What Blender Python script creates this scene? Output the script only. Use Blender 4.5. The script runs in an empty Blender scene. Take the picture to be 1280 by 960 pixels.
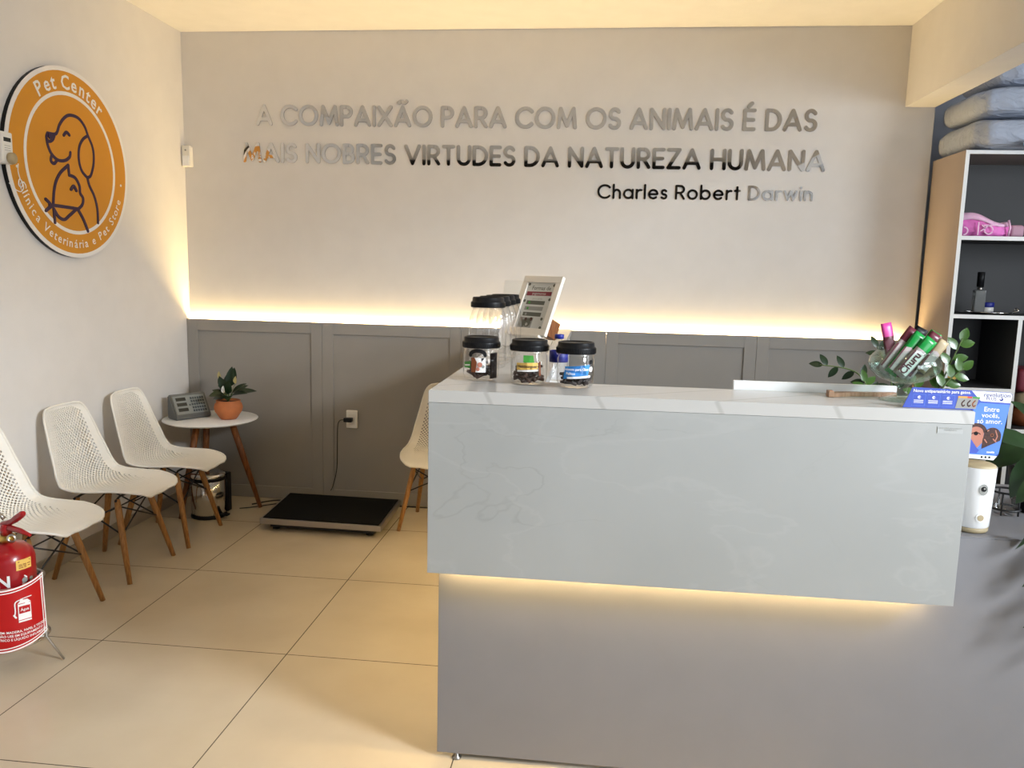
import bpy, bmesh, math, random
from mathutils import Vector, Matrix
random.seed(7)
SC = bpy.context.scene
COL = SC.collection
PI = math.pi

# ------------------------------------------------------------------ camera, world, light, exposure
F_PX = 986.58
YAW, PITCH, ROLL, CAM_Z = 0.1057, -0.1394, 0.0235, 1.5614
fw = Vector((-math.sin(YAW)*math.cos(PITCH), math.cos(YAW)*math.cos(PITCH), math.sin(PITCH)))
rt = Vector((math.cos(YAW), math.sin(YAW), 0)); up = rt.cross(fw)
r2 = math.cos(ROLL)*rt + math.sin(ROLL)*up; u2 = -math.sin(ROLL)*rt + math.cos(ROLL)*up
cd = bpy.data.cameras.new('camera'); cam = bpy.data.objects.new('camera', cd); COL.objects.link(cam)
cd.sensor_fit = 'HORIZONTAL'; cd.sensor_width = 36.0; cd.lens = 36.0*F_PX/1280.0; cd.clip_start = .05; cd.clip_end = 100
cam.matrix_world = Matrix(((r2.x, u2.x, -fw.x, 0), (r2.y, u2.y, -fw.y, 0), (r2.z, u2.z, -fw.z, CAM_Z), (0, 0, 0, 1)))
SC.camera = cam

SC.view_settings.view_transform = 'Standard'
SC.view_settings.look = 'None'
SC.view_settings.exposure = 0.0
SC.view_settings.gamma = 1.0
SC.view_settings.use_curve_mapping = False

world = bpy.data.worlds.new('world'); SC.world = world; world.use_nodes = True
world.node_tree.nodes['Background'].inputs[0].default_value = (.75, .85, 1, 1)
world.node_tree.nodes['Background'].inputs[1].default_value = .6

WARM = (1.0, .71, .31); COOL = (.86, .93, 1.0)
def area(name, loc, target, sx, sy, power, color, spread=PI):
    l = bpy.data.lights.new(name, 'AREA'); l.shape = 'RECTANGLE'; l.size = sx; l.size_y = sy
    l.energy = power; l.color = color; l.spread = spread
    o = bpy.data.objects.new(name, l); COL.objects.link(o); o.location = loc
    o.rotation_euler = (Vector(target)-Vector(loc)).to_track_quat('-Z', 'Y').to_euler()
    return o
area('daylight_high_window', (4.14, .20, 3.22), (-2.7, 2.6, .8), 1.1, .55, 73, COOL, math.radians(78))
area('daylight_shop_door', (.2, -.52, 1.25), (.0, 4, 1.0), 1.9, 1.7, 2, (.95, .97, 1.0))
area('low_daylight_fill', (4.14, .2, 1.9), (-2.7, 2.6, 1.3), 1.5, .9, 22, COOL, math.radians(80))  # low fill lamp out of view, added to brighten the left wall
area('daylight_side_window', (4.13, 2.3, 2.1), (1.2, 5.0, 1.9), 1.2, 1.1, 31, COOL, math.radians(125))
area('daylight_front_window', (2.65, -.55, 1.35), (1.9, 2.4, .9), 1.3, 1.7, 14, COOL, math.radians(90))
for dx, dy in ((-1.6, 1.5), (.6, 1.5), (-1.6, 3.2)):
    area('unseen_warm_fill', (dx, dy, 3.03), (dx, dy, 0), 0.16, .16, 2, (1, .78, .52))  # unseen lamps added as general warm fill
LED_WALL, LED_COUNTER = 290.0, 80.0

# ------------------------------------------------------------------ room numbers (metres)
XL, YB, H = -2.7355, 5.0746, 3.0478
XB, XW, HB = 1.7619, 1.9316, 2.5886
HW, DW = 1.2107, .0487
XR, YF, YREC = 4.2, -.62, 5.36
CXL, CXR, CYF, CZT, CYB = -.48, 1.027, 2.231, 1.2198, 2.491
PZB, BYF, BXL = .6643, 2.335, -.4646
DESK = .833

# ------------------------------------------------------------------ materials
def mat(name, col, rough=.5, metal=0, bump=0, bscale=60, noise=0, nscale=8, emis=None, estr=0, spec=.5, coat=0, trans=0, ior=1.45):
    m = bpy.data.materials.new(name); m.use_nodes = True; nt = m.node_tree; b = nt.nodes['Principled BSDF']
    b.inputs['Roughness'].default_value = rough; b.inputs['Metallic'].default_value = metal
    b.inputs['Specular IOR Level'].default_value = spec; b.inputs['Coat Weight'].default_value = coat
    b.inputs['Transmission Weight'].default_value = trans; b.inputs['IOR'].default_value = ior
    tc = nt.nodes.new('ShaderNodeTexCoord'); ns = nt.nodes.new('ShaderNodeTexNoise')
    ns.inputs['Scale'].default_value = nscale; ns.inputs['Detail'].default_value = 4
    nt.links.new(tc.outputs['Object'], ns.inputs['Vector'])
    rp = nt.nodes.new('ShaderNodeValToRGB'); k = max(noise, .02)
    rp.color_ramp.elements[0].position = .3; rp.color_ramp.elements[1].position = .7
    rp.color_ramp.elements[0].color = (*[c*(1-k) for c in col], 1); rp.color_ramp.elements[1].color = (*[min(1, c*(1+k)) for c in col], 1)
    nt.links.new(ns.outputs['Fac'], rp.inputs['Fac']); nt.links.new(rp.outputs['Color'], b.inputs['Base Color'])
    if bump:
        n2 = nt.nodes.new('ShaderNodeTexNoise'); n2.inputs['Scale'].default_value = bscale; n2.inputs['Detail'].default_value = 3
        nt.links.new(tc.outputs['Object'], n2.inputs['Vector'])
        bp = nt.nodes.new('ShaderNodeBump'); bp.inputs['Strength'].default_value = bump; bp.inputs['Distance'].default_value = .01
        nt.links.new(n2.outputs['Fac'], bp.inputs['Height']); nt.links.new(bp.outputs['Normal'], b.inputs['Normal'])
    if emis:
        b.inputs['Emission Color'].default_value = (*emis, 1); b.inputs['Emission Strength'].default_value = estr
    return m
def srgb(r, g, b):
    f = lambda c: (c/255/12.92) if c/255 <= .04045 else ((c/255+.055)/1.055)**2.4
    return (f(r), f(g), f(b))
def thin_glass(name, tint=(1, 1, 1), gloss=.06):
    m = bpy.data.materials.new(name); m.use_nodes = True; nt = m.node_tree; nt.nodes.clear()
    o = nt.nodes.new('ShaderNodeOutputMaterial'); t = nt.nodes.new('ShaderNodeBsdfTransparent'); g = nt.nodes.new('ShaderNodeBsdfGlossy')
    t.inputs[0].default_value = (*tint, 1); g.inputs['Roughness'].default_value = gloss
    lw = nt.nodes.new('ShaderNodeLayerWeight'); lw.inputs[0].default_value = .5
    pw = nt.nodes.new('ShaderNodeMath'); pw.operation = 'POWER'; pw.inputs[1].default_value = 3.2; nt.links.new(lw.outputs['Facing'], pw.inputs[0])
    ml = nt.nodes.new('ShaderNodeMath'); ml.operation = 'MULTIPLY_ADD'; ml.inputs[1].default_value = .7; ml.inputs[2].default_value = .05; nt.links.new(pw.outputs[0], ml.inputs[0])
    ns = nt.nodes.new('ShaderNodeTexNoise'); ns.inputs['Scale'].default_value = 25
    bp = nt.nodes.new('ShaderNodeBump'); bp.inputs['Strength'].default_value = .08; nt.links.new(ns.outputs['Fac'], bp.inputs['Height'])
    nt.links.new(bp.outputs['Normal'], g.inputs['Normal'])
    mx = nt.nodes.new('ShaderNodeMixShader'); nt.links.new(ml.outputs[0], mx.inputs[0])
    nt.links.new(t.outputs[0], mx.inputs[1]); nt.links.new(g.outputs[0], mx.inputs[2]); nt.links.new(mx.outputs[0], o.inputs[0])
    return m
def wood_mat(name, c1, c2, scale=14, rough=.45):
    m = mat(name, c1, rough); nt = m.node_tree; b = nt.nodes['Principled BSDF']
    tc = nt.nodes['Texture Coordinate']; mp = nt.nodes.new('ShaderNodeMapping'); mp.inputs['Scale'].default_value = (scale*3, scale*3, scale*.25)
    ns = nt.nodes.new('ShaderNodeTexNoise'); ns.inputs['Scale'].default_value = 3; ns.inputs['Detail'].default_value = 6
    rp = nt.nodes.new('ShaderNodeValToRGB'); rp.color_ramp.elements[0].position = .35; rp.color_ramp.elements[1].position = .65
    rp.color_ramp.elements[0].color = (*c1, 1); rp.color_ramp.elements[1].color = (*c2, 1)
    nt.links.new(tc.outputs['Object'], mp.inputs[0]); nt.links.new(mp.outputs[0], ns.inputs['Vector'])
    nt.links.new(ns.outputs['Fac'], rp.inputs[0]); nt.links.new(rp.outputs[0], b.inputs['Base Color'])
    return m

M = {}
M['wall'] = mat('wall_paint', (.72, .69, .655), .7, bump=.04, bscale=120)
M['ceil'] = mat('ceiling_paint', (.84, .82, .79), .8)
M['clad'] = mat('wainscot_grey', srgb(147, 143, 137), .5, bump=.02, bscale=200)
M['base'] = mat('base_grey', srgb(128, 127, 130), .38, bump=.02, bscale=200)
M['recess'] = mat('recess_bluegrey', srgb(198, 204, 214), .7)
M['dark'] = mat('dark_fascia', (.012, .011, .011), .6)
M['lightgrey'] = mat('light_grey_paint', (.5, .5, .5), .7)
M['skirt'] = mat('skirting_tile', srgb(165, 155, 142), .35)
M['white'] = mat('white_plastic', (.80, .78, .73), .34, spec=.5)
M['chair'] = mat('chair_plastic', (.84, .80, .72), .32)
M['lam'] = mat('white_laminate', (.80, .80, .79), .35)
M['oak'] = wood_mat('beech_wood', srgb(176, 128, 74), srgb(142, 98, 52))
M['walnut'] = wood_mat('brown_wood', srgb(140, 86, 44), srgb(104, 60, 28))
M['blackm'] = mat('black_metal', (.012, .012, .013), .4)
M['blackp'] = mat('black_plastic', (.008, .008, .009), .4, spec=.25)
M['blackmat'] = mat('black_rubber', (.008, .008, .008), .9, bump=.3, bscale=300, spec=.1)
M['steel'] = mat('brushed_steel', (.42, .40, .37), .32, metal=1)
M['chrome'] = mat('polished_steel', (.75, .74, .72), .12, metal=1)
M['mirror'] = mat('mirror_acrylic', (.86, .85, .84), .025, metal=1)
M['mirroredge'] = mat('mirror_edge', (.22, .2, .18), .4)
M['terra'] = mat('terracotta', srgb(188, 112, 66), .7, noise=.08, nscale=20)
M['soil'] = mat('soil', (.035, .022, .014), .95, bump=.6, bscale=150)
M['leaf'] = mat('dark_leaf', srgb(34, 58, 28), .32, noise=.25, nscale=12)
M['leaf2'] = mat('bright_leaf', srgb(64, 96, 40), .25, noise=.2, nscale=12)
M['leaf3'] = mat('glossy_leaf', srgb(26, 44, 22), .3, noise=.3, nscale=10)
M['stem'] = mat('stem_green', srgb(84, 104, 52), .5)
M['bloom'] = mat('white_bloom', (.85, .84, .78), .5)
M['yellowleaf'] = mat('yellow_bloom', srgb(180, 165, 110), .5)
M['orange'] = mat('sign_orange', srgb(205, 139, 34), .55)
M['signwhite'] = mat('sign_white', (.80, .77, .74), .5)
M['purple'] = mat('sign_purple', srgb(46, 22, 58), .5)
M['red'] = mat('red_enamel', srgb(150, 14, 22), .3, coat=.4)
M['redsign'] = mat('red_label', srgb(176, 12, 16), .4)
M['labelw'] = mat('label_white', (.85, .84, .82), .45)
M['labely'] = mat('label_yellow', srgb(226, 186, 96), .5)
M['brass'] = mat('brass', srgb(190, 160, 90), .3, metal=1)
M['glass'] = thin_glass('clear_glass')
M['glassg'] = thin_glass('greenish_glass', (.86, .93, .90))
M['treat'] = mat('brown_treat', srgb(70, 48, 36), .7, noise=.35, nscale=40)
M['treat2'] = mat('dark_treat', srgb(44, 34, 30), .6, noise=.35, nscale=40)
M['green'] = mat('label_green', srgb(70, 150, 60), .45)
M['lblue'] = mat('label_blue', srgb(42, 130, 200), .4)
M['dblue'] = mat('navy_blue', srgb(30, 40, 130), .4)
M['brown'] = mat('label_brown', srgb(130, 70, 36), .5)
M['frame'] = mat('frame_white', (.82, .76, .66), .4)
M['paper'] = mat('paper', (.62, .63, .60), .7)
M['grey'] = mat('print_grey', srgb(98, 98, 88), .7)
M['lgrey'] = mat('print_light_grey', srgb(150, 150, 145), .7)
M['maroon'] = mat('print_maroon', srgb(134, 52, 66), .6)
M['boardblue'] = mat('promo_blue', srgb(62, 84, 178), .4)
M['boardblue2'] = mat('promo_light_blue', srgb(84, 130, 216), .4)
M['skin'] = mat('print_skin', srgb(184, 120, 100), .5)
M['dkbrown'] = mat('print_dark_brown', srgb(66, 38, 32), .5, noise=.5, nscale=200)
M['orangep'] = mat('print_orange', srgb(222, 160, 70), .5)
M['redp'] = mat('print_red', srgb(200, 70, 60), .5)
M['beige'] = mat('beige_plastic', srgb(172, 155, 122), .45)
M['whitegloss'] = mat('white_gloss', (.86, .86, .86), .25)
M['woodl'] = wood_mat('light_brown_wood', srgb(176, 140, 112), srgb(150, 112, 84))
M['pinkp'] = mat('pink_pouch', srgb(206, 70, 150), .3)
M['churum'] = mat('maroon_foil', srgb(96, 36, 50), .3)
M['churug'] = mat('green_foil', srgb(26, 140, 62), .25)
M['foil'] = mat('silver_foil', srgb(180, 168, 166), .3)
M['pinkb'] = mat('bright_pink_cloth', srgb(244, 120, 200), .55, noise=.25, nscale=14, bump=.5, bscale=30)
M['pinkl'] = mat('pale_pink_cloth', srgb(246, 196, 226), .6, noise=.08, nscale=14, bump=.4, bscale=24)
M['pinkd'] = mat('dusty_pink_cloth', srgb(196, 150, 170), .6)
M['shelfin'] = mat('shelf_inner_grey', srgb(66, 66, 67), .6)
M['shelfside'] = mat('shelf_side_taupe', srgb(150, 138, 132), .5)
M['shelfedge'] = mat('shelf_white_edge', (.85, .85, .83), .4)
M['bluecloth'] = mat('light_blue_cloth', srgb(140, 178, 224), .8)
M['lcd'] = mat('lcd_dark', srgb(36, 40, 40), .2)
M['scalegrey'] = mat('scale_silver', srgb(104, 106, 104), .35, metal=.3)
M['scaleface'] = mat('scale_face', srgb(134, 138, 134), .45)
M['keys'] = mat('keypad_key', srgb(62, 70, 72), .5)
M['wire'] = mat('grey_wire', (.55, .53, .5), .3, metal=1)
M['cable'] = mat('black_cable', (.01, .01, .01), .5)
M['outlet'] = mat('outlet_white', (.85, .84, .80), .35)
M['sensor'] = mat('sensor_white', (.80, .77, .70), .3)
M['bottleg'] = mat('bottle_grey', srgb(150, 152, 150), .15, trans=.5)
M['led'] = mat('led_warm', (1, .8, .5), .5, emis=WARM, estr=LED_WALL)
M['ledc'] = mat('led_warm_counter', (1, .8, .5), .5, emis=WARM, estr=LED_COUNTER)
M['stickerg'] = mat('sticker_grey', srgb(176, 178, 176), .5)
M['curtain'] = mat('pane_sky', (.6, .7, .8), .2)

def pillow_mat():
    m = mat('pillow_greyblue', srgb(170, 178, 194), .6, noise=.06, nscale=5); nt = m.node_tree; b = nt.nodes['Principled BSDF']
    tc = nt.nodes.new('ShaderNodeTexCoord'); mp = nt.nodes.new('ShaderNodeMapping'); mp.inputs['Scale'].default_value = (5, 14, 9); mp.inputs['Rotation'].default_value = (.3, .2, .5)
    w = nt.nodes.new('ShaderNodeTexNoise'); w.inputs['Scale'].default_value = 1.3; w.inputs['Detail'].default_value = 4; w.inputs['Distortion'].default_value = 1.6
    nt.links.new(tc.outputs['Object'], mp.inputs[0]); nt.links.new(mp.outputs[0], w.inputs['Vector']); bp = nt.nodes.new('ShaderNodeBump'); bp.inputs['Strength'].default_value = .9; bp.inputs['Distance'].default_value = .025
    nt.links.new(w.outputs['Fac'], bp.inputs['Height']); nt.links.new(bp.outputs['Normal'], b.inputs['Normal']); return m
M['pillow'] = pillow_mat()

def floor_mat():
    m = bpy.data.materials.new('porcelain_tile'); m.use_nodes = True; nt = m.node_tree; b = nt.nodes['Principled BSDF']
    tc = nt.nodes.new('ShaderNodeTexCoord'); mp = nt.nodes.new('ShaderNodeMapping')
    mp.inputs['Location'].default_value = (2.0095+8, -3.722+8, 0)
    nt.links.new(tc.outputs['Object'], mp.inputs[0])
    br = nt.nodes.new('ShaderNodeTexBrick'); br.offset = 0; br.squash = 1
    br.inputs['Scale'].default_value = 1; br.inputs['Brick Width'].default_value = .8; br.inputs['Row Height'].default_value = .8
    br.inputs['Mortar Size'].default_value = .0022; br.inputs['Mortar Smooth'].default_value = .1; br.inputs['Bias'].default_value = -1
    nt.links.new(mp.outputs[0], br.inputs['Vector'])
    ns = nt.nodes.new('ShaderNodeTexNoise'); ns.inputs['Scale'].default_value = 2.2; ns.inputs['Detail'].default_value = 7
    nt.links.new(tc.outputs['Object'], ns.inputs['Vector'])
    rp = nt.nodes.new('ShaderNodeValToRGB'); rp.color_ramp.elements[0].position = .3; rp.color_ramp.elements[1].position = .72
    rp.color_ramp.elements[0].color = (.53, .45, .335, 1); rp.color_ramp.elements[1].color = (.62, .54, .41, 1)
    nt.links.new(ns.outputs['Fac'], rp.inputs[0])
    mx = nt.nodes.new('ShaderNodeMix'); mx.data_type = 'RGBA'
    nt.links.new(br.outputs['Fac'], mx.inputs[0]); nt.links.new(rp.outputs[0], mx.inputs[6]); mx.inputs[7].default_value = (.10, .08, .06, 1)
    nt.links.new(mx.outputs[2], b.inputs['Base Color'])
    b.inputs['Roughness'].default_value = .22; b.inputs['Specular IOR Level'].default_value = .45
    bp = nt.nodes.new('ShaderNodeBump'); bp.inputs['Strength'].default_value = .25; bp.inputs['Distance'].default_value = .002; bp.invert = True
    nt.links.new(br.outputs['Fac'], bp.inputs['Height']); nt.links.new(bp.outputs[0], b.inputs['Normal'])
    return m
M['floor'] = floor_mat()

def marble_mat():
    m = bpy.data.materials.new('pale_marble'); m.use_nodes = True; nt = m.node_tree; b = nt.nodes['Principled BSDF']
    tc = nt.nodes.new('ShaderNodeTexCoord')
    def vein(scale, dist, rot, lo, seed):
        mp = nt.nodes.new('ShaderNodeMapping'); mp.inputs['Rotation'].default_value = (0, rot, 0); mp.inputs['Location'].default_value = (seed, seed*.7, seed*.3)
        mp.inputs['Scale'].default_value = (1, 1, 2.6)
        nt.links.new(tc.outputs['Object'], mp.inputs[0])
        n = nt.nodes.new('ShaderNodeTexNoise'); n.inputs['Scale'].default_value = scale; n.inputs['Detail'].default_value = 5; n.inputs['Distortion'].default_value = dist
        nt.links.new(mp.outputs[0], n.inputs['Vector'])
        s = nt.nodes.new('ShaderNodeMath'); s.operation = 'SUBTRACT'; s.inputs[1].default_value = .5; nt.links.new(n.outputs['Fac'], s.inputs[0])
        a = nt.nodes.new('ShaderNodeMath'); a.operation = 'ABSOLUTE'; nt.links.new(s.outputs[0], a.inputs[0])
        r = nt.nodes.new('ShaderNodeMapRange'); r.inputs[1].default_value = 0; r.inputs[2].default_value = lo; r.inputs[3].default_value = 1; r.inputs[4].default_value = 0
        nt.links.new(a.outputs[0], r.inputs[0]); return r
    v1 = vein(1.1, .6, .35, .006, 3.1); v2 = vein(1.9, .5, -.5, .022, 8.4)
    mask = nt.nodes.new('ShaderNodeTexNoise'); mask.inputs['Scale'].default_value = 3.0; nt.links.new(tc.outputs['Object'], mask.inputs['Vector'])
    mr = nt.nodes.new('ShaderNodeMapRange'); mr.inputs[1].default_value = .5; mr.inputs[2].default_value = .66; nt.links.new(mask.outputs['Fac'], mr.inputs[0])
    m1 = nt.nodes.new('ShaderNodeMath'); m1.operation = 'MULTIPLY'; nt.links.new(v1.outputs[0], m1.inputs[0]); nt.links.new(mr.outputs[0], m1.inputs[1]); mr.inputs[4].default_value = .6
    cl = nt.nodes.new('ShaderNodeTexNoise'); cl.inputs['Scale'].default_value = 2.0; cl.inputs['Detail'].default_value = 5; nt.links.new(tc.outputs['Object'], cl.inputs['Vector'])
    rp = nt.nodes.new('ShaderNodeValToRGB'); rp.color_ramp.elements[0].position = .35; rp.color_ramp.elements[1].position = .65
    rp.color_ramp.elements[0].color = (.36, .367, .355, 1); rp.color_ramp.elements[1].color = (.395, .402, .39, 1); nt.links.new(cl.outputs['Fac'], rp.inputs[0])
    x1 = nt.nodes.new('ShaderNodeMix'); x1.data_type = 'RGBA'; nt.links.new(m1.outputs[0], x1.inputs[0]); nt.links.new(rp.outputs[0], x1.inputs[6]); x1.inputs[7].default_value = (.31, .315, .30, 1)
    m2 = nt.nodes.new('ShaderNodeMath'); m2.operation = 'MULTIPLY'; m2.inputs[1].default_value = .2; nt.links.new(v2.outputs[0], m2.inputs[0])
    x2 = nt.nodes.new('ShaderNodeMix'); x2.data_type = 'RGBA'; nt.links.new(m2.outputs[0], x2.inputs[0]); nt.links.new(x1.outputs[2], x2.inputs[6]); x2.inputs[7].default_value = (.48, .485, .47, 1)
    nt.links.new(x2.outputs[2], b.inputs['Base Color']); b.inputs['Roughness'].default_value = .3
    return m
M['marble'] = marble_mat()

def slab_mat():
    m = mat('marble_slab', (.52, .51, .485), .22); nt = m.node_tree; b = nt.nodes['Principled BSDF']
    tc = nt.nodes['Texture Coordinate']; mp = nt.nodes.new('ShaderNodeMapping'); mp.inputs['Rotation'].default_value = (0, .5, .95)
    nt.links.new(tc.outputs['Object'], mp.inputs[0])
    w = nt.nodes.new('ShaderNodeTexWave'); w.inputs['Scale'].default_value = 1.9; w.inputs['Distortion'].default_value = .5; w.inputs['Detail'].default_value = 1
    nt.links.new(mp.outputs[0], w.inputs['Vector'])
    rp = nt.nodes.new('ShaderNodeValToRGB'); e = rp.color_ramp.elements
    e[0].position = 0; e[0].color = (.43, .415, .39, 1); e[1].position = .008; e[1].color = (.52, .51, .485, 1)
    nt.links.new(w.outputs['Fac'], rp.inputs[0]); nt.links.new(rp.outputs[0], b.inputs['Base Color']); return m
M['slab'] = slab_mat()

# ------------------------------------------------------------------ mesh builder
class MB:
    def __init__(s): s.bm = bmesh.new(); s.mats = []; s.smooth = set()
    def mi(s, m):
        if m not in s.mats: s.mats.append(m)
        return s.mats.index(m)
    def face(s, vs, m, smooth=False):
        try: f = s.bm.faces.new(vs)
        except ValueError: return None
        f.material_index = s.mi(m); f.smooth = smooth; return f
    def v(s, p): return s.bm.verts.new(p)
    def box(s, x0, x1, y0, y1, z0, z1, m, bevel=0, T=None, seg=2):
        vs = [s.v((x, y, z)) for x in (x0, x1) for y in (y0, y1) for z in (z0, z1)]
        idx = [(0, 1, 3, 2), (4, 6, 7, 5), (0, 4, 5, 1), (2, 3, 7, 6), (0, 2, 6, 4), (1, 5, 7, 3)]
        fs = [s.face([vs[i] for i in q], m) for q in idx]
        if bevel:
            es = list({e for f in fs for e in f.edges})
            r = bmesh.ops.bevel(s.bm, geom=es, offset=bevel, segments=seg, profile=.5, affect='EDGES')
            for f in r['faces']: f.material_index = s.mi(m); f.smooth = seg > 2
            vs = list({v for f in r['faces'] for v in f.verts} | {v for f in fs if f.is_valid for v in f.verts})
        if T is not None:
            for v in vs: v.co = T @ v.co
        return vs
    def tube(s, pts, r, m, seg=8, cap=True, closed=False):
        pts = [Vector(p) for p in pts]; n = len(pts); rings = []
        rs = r if isinstance(r, (list, tuple)) else [r]*n
        prev = None
        for i, p in enumerate(pts):
            if closed: t = pts[(i+1) % n]-pts[i-1]
            else: t = pts[min(i+1, n-1)]-pts[max(i-1, 0)]
            t.normalize()
            if prev is None:
                a = Vector((0, 0, 1)) if abs(t.z) < .9 else Vector((1, 0, 0)); nx = t.cross(a).normalized()
            else: nx = (prev-t*prev.dot(t)).normalized()
            prev = nx; ny = t.cross(nx)
            rings.append([s.v(p+(nx*math.cos(2*PI*k/seg)+ny*math.sin(2*PI*k/seg))*rs[i]) for k in range(seg)])
        for i in range(n if closed else n-1):
            a, b = rings[i], rings[(i+1) % n]
            for k in range(seg): s.face([a[k], a[(k+1) % seg], b[(k+1) % seg], b[k]], m, True)
        if cap and not closed:
            s.face(list(reversed(rings[0])), m); s.face(rings[-1], m)
    def lathe(s, prof, m, c=(0, 0, 0), seg=32, T=None, sx=1, sy=1, a0=0, a1=None):
        rings = []; full = a1 is None; n = seg if full else seg+1; span = 2*PI if full else a1-a0
        allv = []
        for (r, z) in prof:
            if r < 1e-6 and full: ring = [s.v((c[0], c[1], c[2]+z))]*n; allv.append(ring[0])
            else:
                ring = [s.v((c[0]+sx*r*math.cos(a0+span*k/seg), c[1]+sy*r*math.sin(a0+span*k/seg), c[2]+z)) for k in range(n)]; allv += ring
            rings.append(ring)
        for a, b in zip(rings, rings[1:]):
            for k in range(seg):
                j = (k+1) % n
                q = []
                for v in (a[k], a[j], b[j], b[k]):
                    if v not in q: q.append(v)
                if len(q) > 2: s.face(q, m, True)
        if T is not None:
            for v in allv: v.co = T @ v.co
    def poly(s, pts, m, T=None, depth=0):
        """flat polygon in the u,v plane of T; depth extrudes along +w"""
        f = [Vector((p[0], p[1], depth)) for p in pts]
        if T is not None: f = [T @ p for p in f]
        fv = [s.v(p) for p in f]; s.face(fv, m)
        if depth:
            b = [Vector((p[0], p[1], 0)) for p in pts]
            if T is not None: b = [T @ p for p in b]
            bv = [s.v(p) for p in b]; s.face(list(reversed(bv)), m)
            for i in range(len(pts)): s.face([bv[i], bv[(i+1) % len(pts)], fv[(i+1) % len(pts)], fv[i]], m)
    def stroke(s, pts, w, m, T, depth=.001, closed=False, caps=True, side=None):
        side = side or m
        P = [Vector((p[0], p[1])) for p in pts]; n = len(P); Ls, Rs = [], []
        for i in range(n):
            if closed: t = P[(i+1) % n]-P[i-1]
            else: t = P[min(i+1, n-1)]-P[max(i-1, 0)]
            t.normalize(); nn = Vector((-t.y, t.x))
            Ls.append(P[i]+nn*w/2); Rs.append(P[i]-nn*w/2)
        V = lambda q, d: s.v(T @ Vector((q.x, q.y, d)))
        lf = [V(q, depth) for q in Ls]; rf = [V(q, depth) for q in Rs]; lb = [V(q, 0) for q in Ls]; rb = [V(q, 0) for q in Rs]
        for i in range(n if closed else n-1):
            j = (i+1) % n
            s.face([rf[i], rf[j], lf[j], lf[i]], m); s.face([lf[i], lf[j], lb[j], lb[i]], side); s.face([rf[j], rf[i], rb[i], rb[j]], side)
        if not closed and caps:
            for (c, t, a, b, ab, bb) in ((P[0], (P[0]-P[1]).normalized(), lf[0], rf[0], lb[0], rb[0]), (P[-1], (P[-1]-P[-2]).normalized(), rf[-1], lf[-1], rb[-1], lb[-1])):
                nn = Vector((-t.y, t.x)); k = 6
                arc = [c+(-nn*math.cos(PI*q/k)+t*math.sin(PI*q/k))*w/2 for q in range(1, k)]
                # a is on the -nn side for the start cap
                fa = [V(q, depth) for q in arc]; ba = [V(q, 0) for q in arc]
                s.face([a]+fa+[b], m)
                ring = [a]+fa+[b]; rb_ = [ab]+ba+[bb]
                for q in range(len(ring)-1): s.face([ring[q+1], ring[q], rb_[q], rb_[q+1]], side)
    def disc(s, c, r, m, T, depth=.001, seg=20, sy=1):
        s.poly([(c[0]+r*math.cos(2*PI*k/seg), c[1]+r*sy*math.sin(2*PI*k/seg)) for k in range(seg)], m, T, depth)
    def text(s, body, size, m, T, align='CENTER', depth=.0006, bold=0, stretch=1):
        c = bpy.data.curves.new('t', 'FONT'); c.body = body; c.size = size; c.align_x = align; c.resolution_u = 2; c.offset = bold*size
        o = bpy.data.objects.new('t', c); me = o.to_mesh()
        vs = [s.v(T @ Vector((v.co.x*stretch, v.co.y, depth))) for v in me.vertices]
        for p in me.polygons: s.face([vs[i] for i in p.vertices], m)
        o.to_mesh_clear(); bpy.data.objects.remove(o); bpy.data.curves.remove(c)
    def leaf(s, p0, d, n, L, W, bend, m, fold=.25, seg=6, shape=.75):
        p0 = Vector(p0); d = Vector(d).normalized(); n = Vector(n); n = (n-d*n.dot(d)).normalized(); sd = d.cross(n)
        mid, lft, rgt = [], [], []
        for i in range(seg+1):
            t = i/seg; a = bend*t
            c = p0+d*(L*t*math.cos(a*.5))-n*(L*t*math.sin(a*.5)*1.0) if True else p0
            nn = n*math.cos(a)+d*math.sin(a)
            w = W/2*(math.sin(PI*t**shape)**.8 if 0 < t < 1 else 0)
            mid.append(s.v(c)); up_ = nn*w*fold
            if 0 < i < seg: lft.append(s.v(c+sd*w+up_)); rgt.append(s.v(c-sd*w+up_))
            else: lft.append(mid[-1]); rgt.append(mid[-1])
        for i in range(seg):
            for a in (lft, rgt):
                q = []
                for v in (mid[i], mid[i+1], a[i+1], a[i]):
                    if v not in q: q.append(v)
                if a is rgt: q.reverse()
                if len(q) > 2: s.face(q, m, True)
    def cyl(s, c, r, h, m, seg=28, r2=None, bev=.002, T=None):
        r2 = r if r2 is None else r2
        s.lathe([(0, 0), (r-bev, 0), (r, bev), (r2, h-bev), (r2-bev, h), (0, h)], m, c, seg, T)
    def build(s, name, parent=None, local=False, origin=None):
        bmesh.ops.recalc_face_normals(s.bm, faces=s.bm.faces) if s.bm.faces and getattr(s, 'recalc', True) else None
        if parent is not None and not local:
            s.bm.transform(ROOT[parent.name].inverted())
        elif origin is not None:
            s.bm.transform(Matrix.Translation(-Vector(origin)))
        me = bpy.data.meshes.new(name); s.bm.to_mesh(me); s.bm.free()
        for m in s.mats: me.materials.append(m)
        o = bpy.data.objects.new(name, me); COL.objects.link(o)
        if parent is not None: o.parent = parent; ROOT[o.name] = ROOT[parent.name]
        elif origin is not None: o.location = origin; ROOT[o.name] = Matrix.Translation(Vector(origin))
        else: ROOT[o.name] = Matrix.Identity(4)
        return o
ROOT = {}
def tag(o, label, cat, group=None):
    o['label'] = label; o['category'] = cat
    if group: o['group'] = group
    return o
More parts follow.
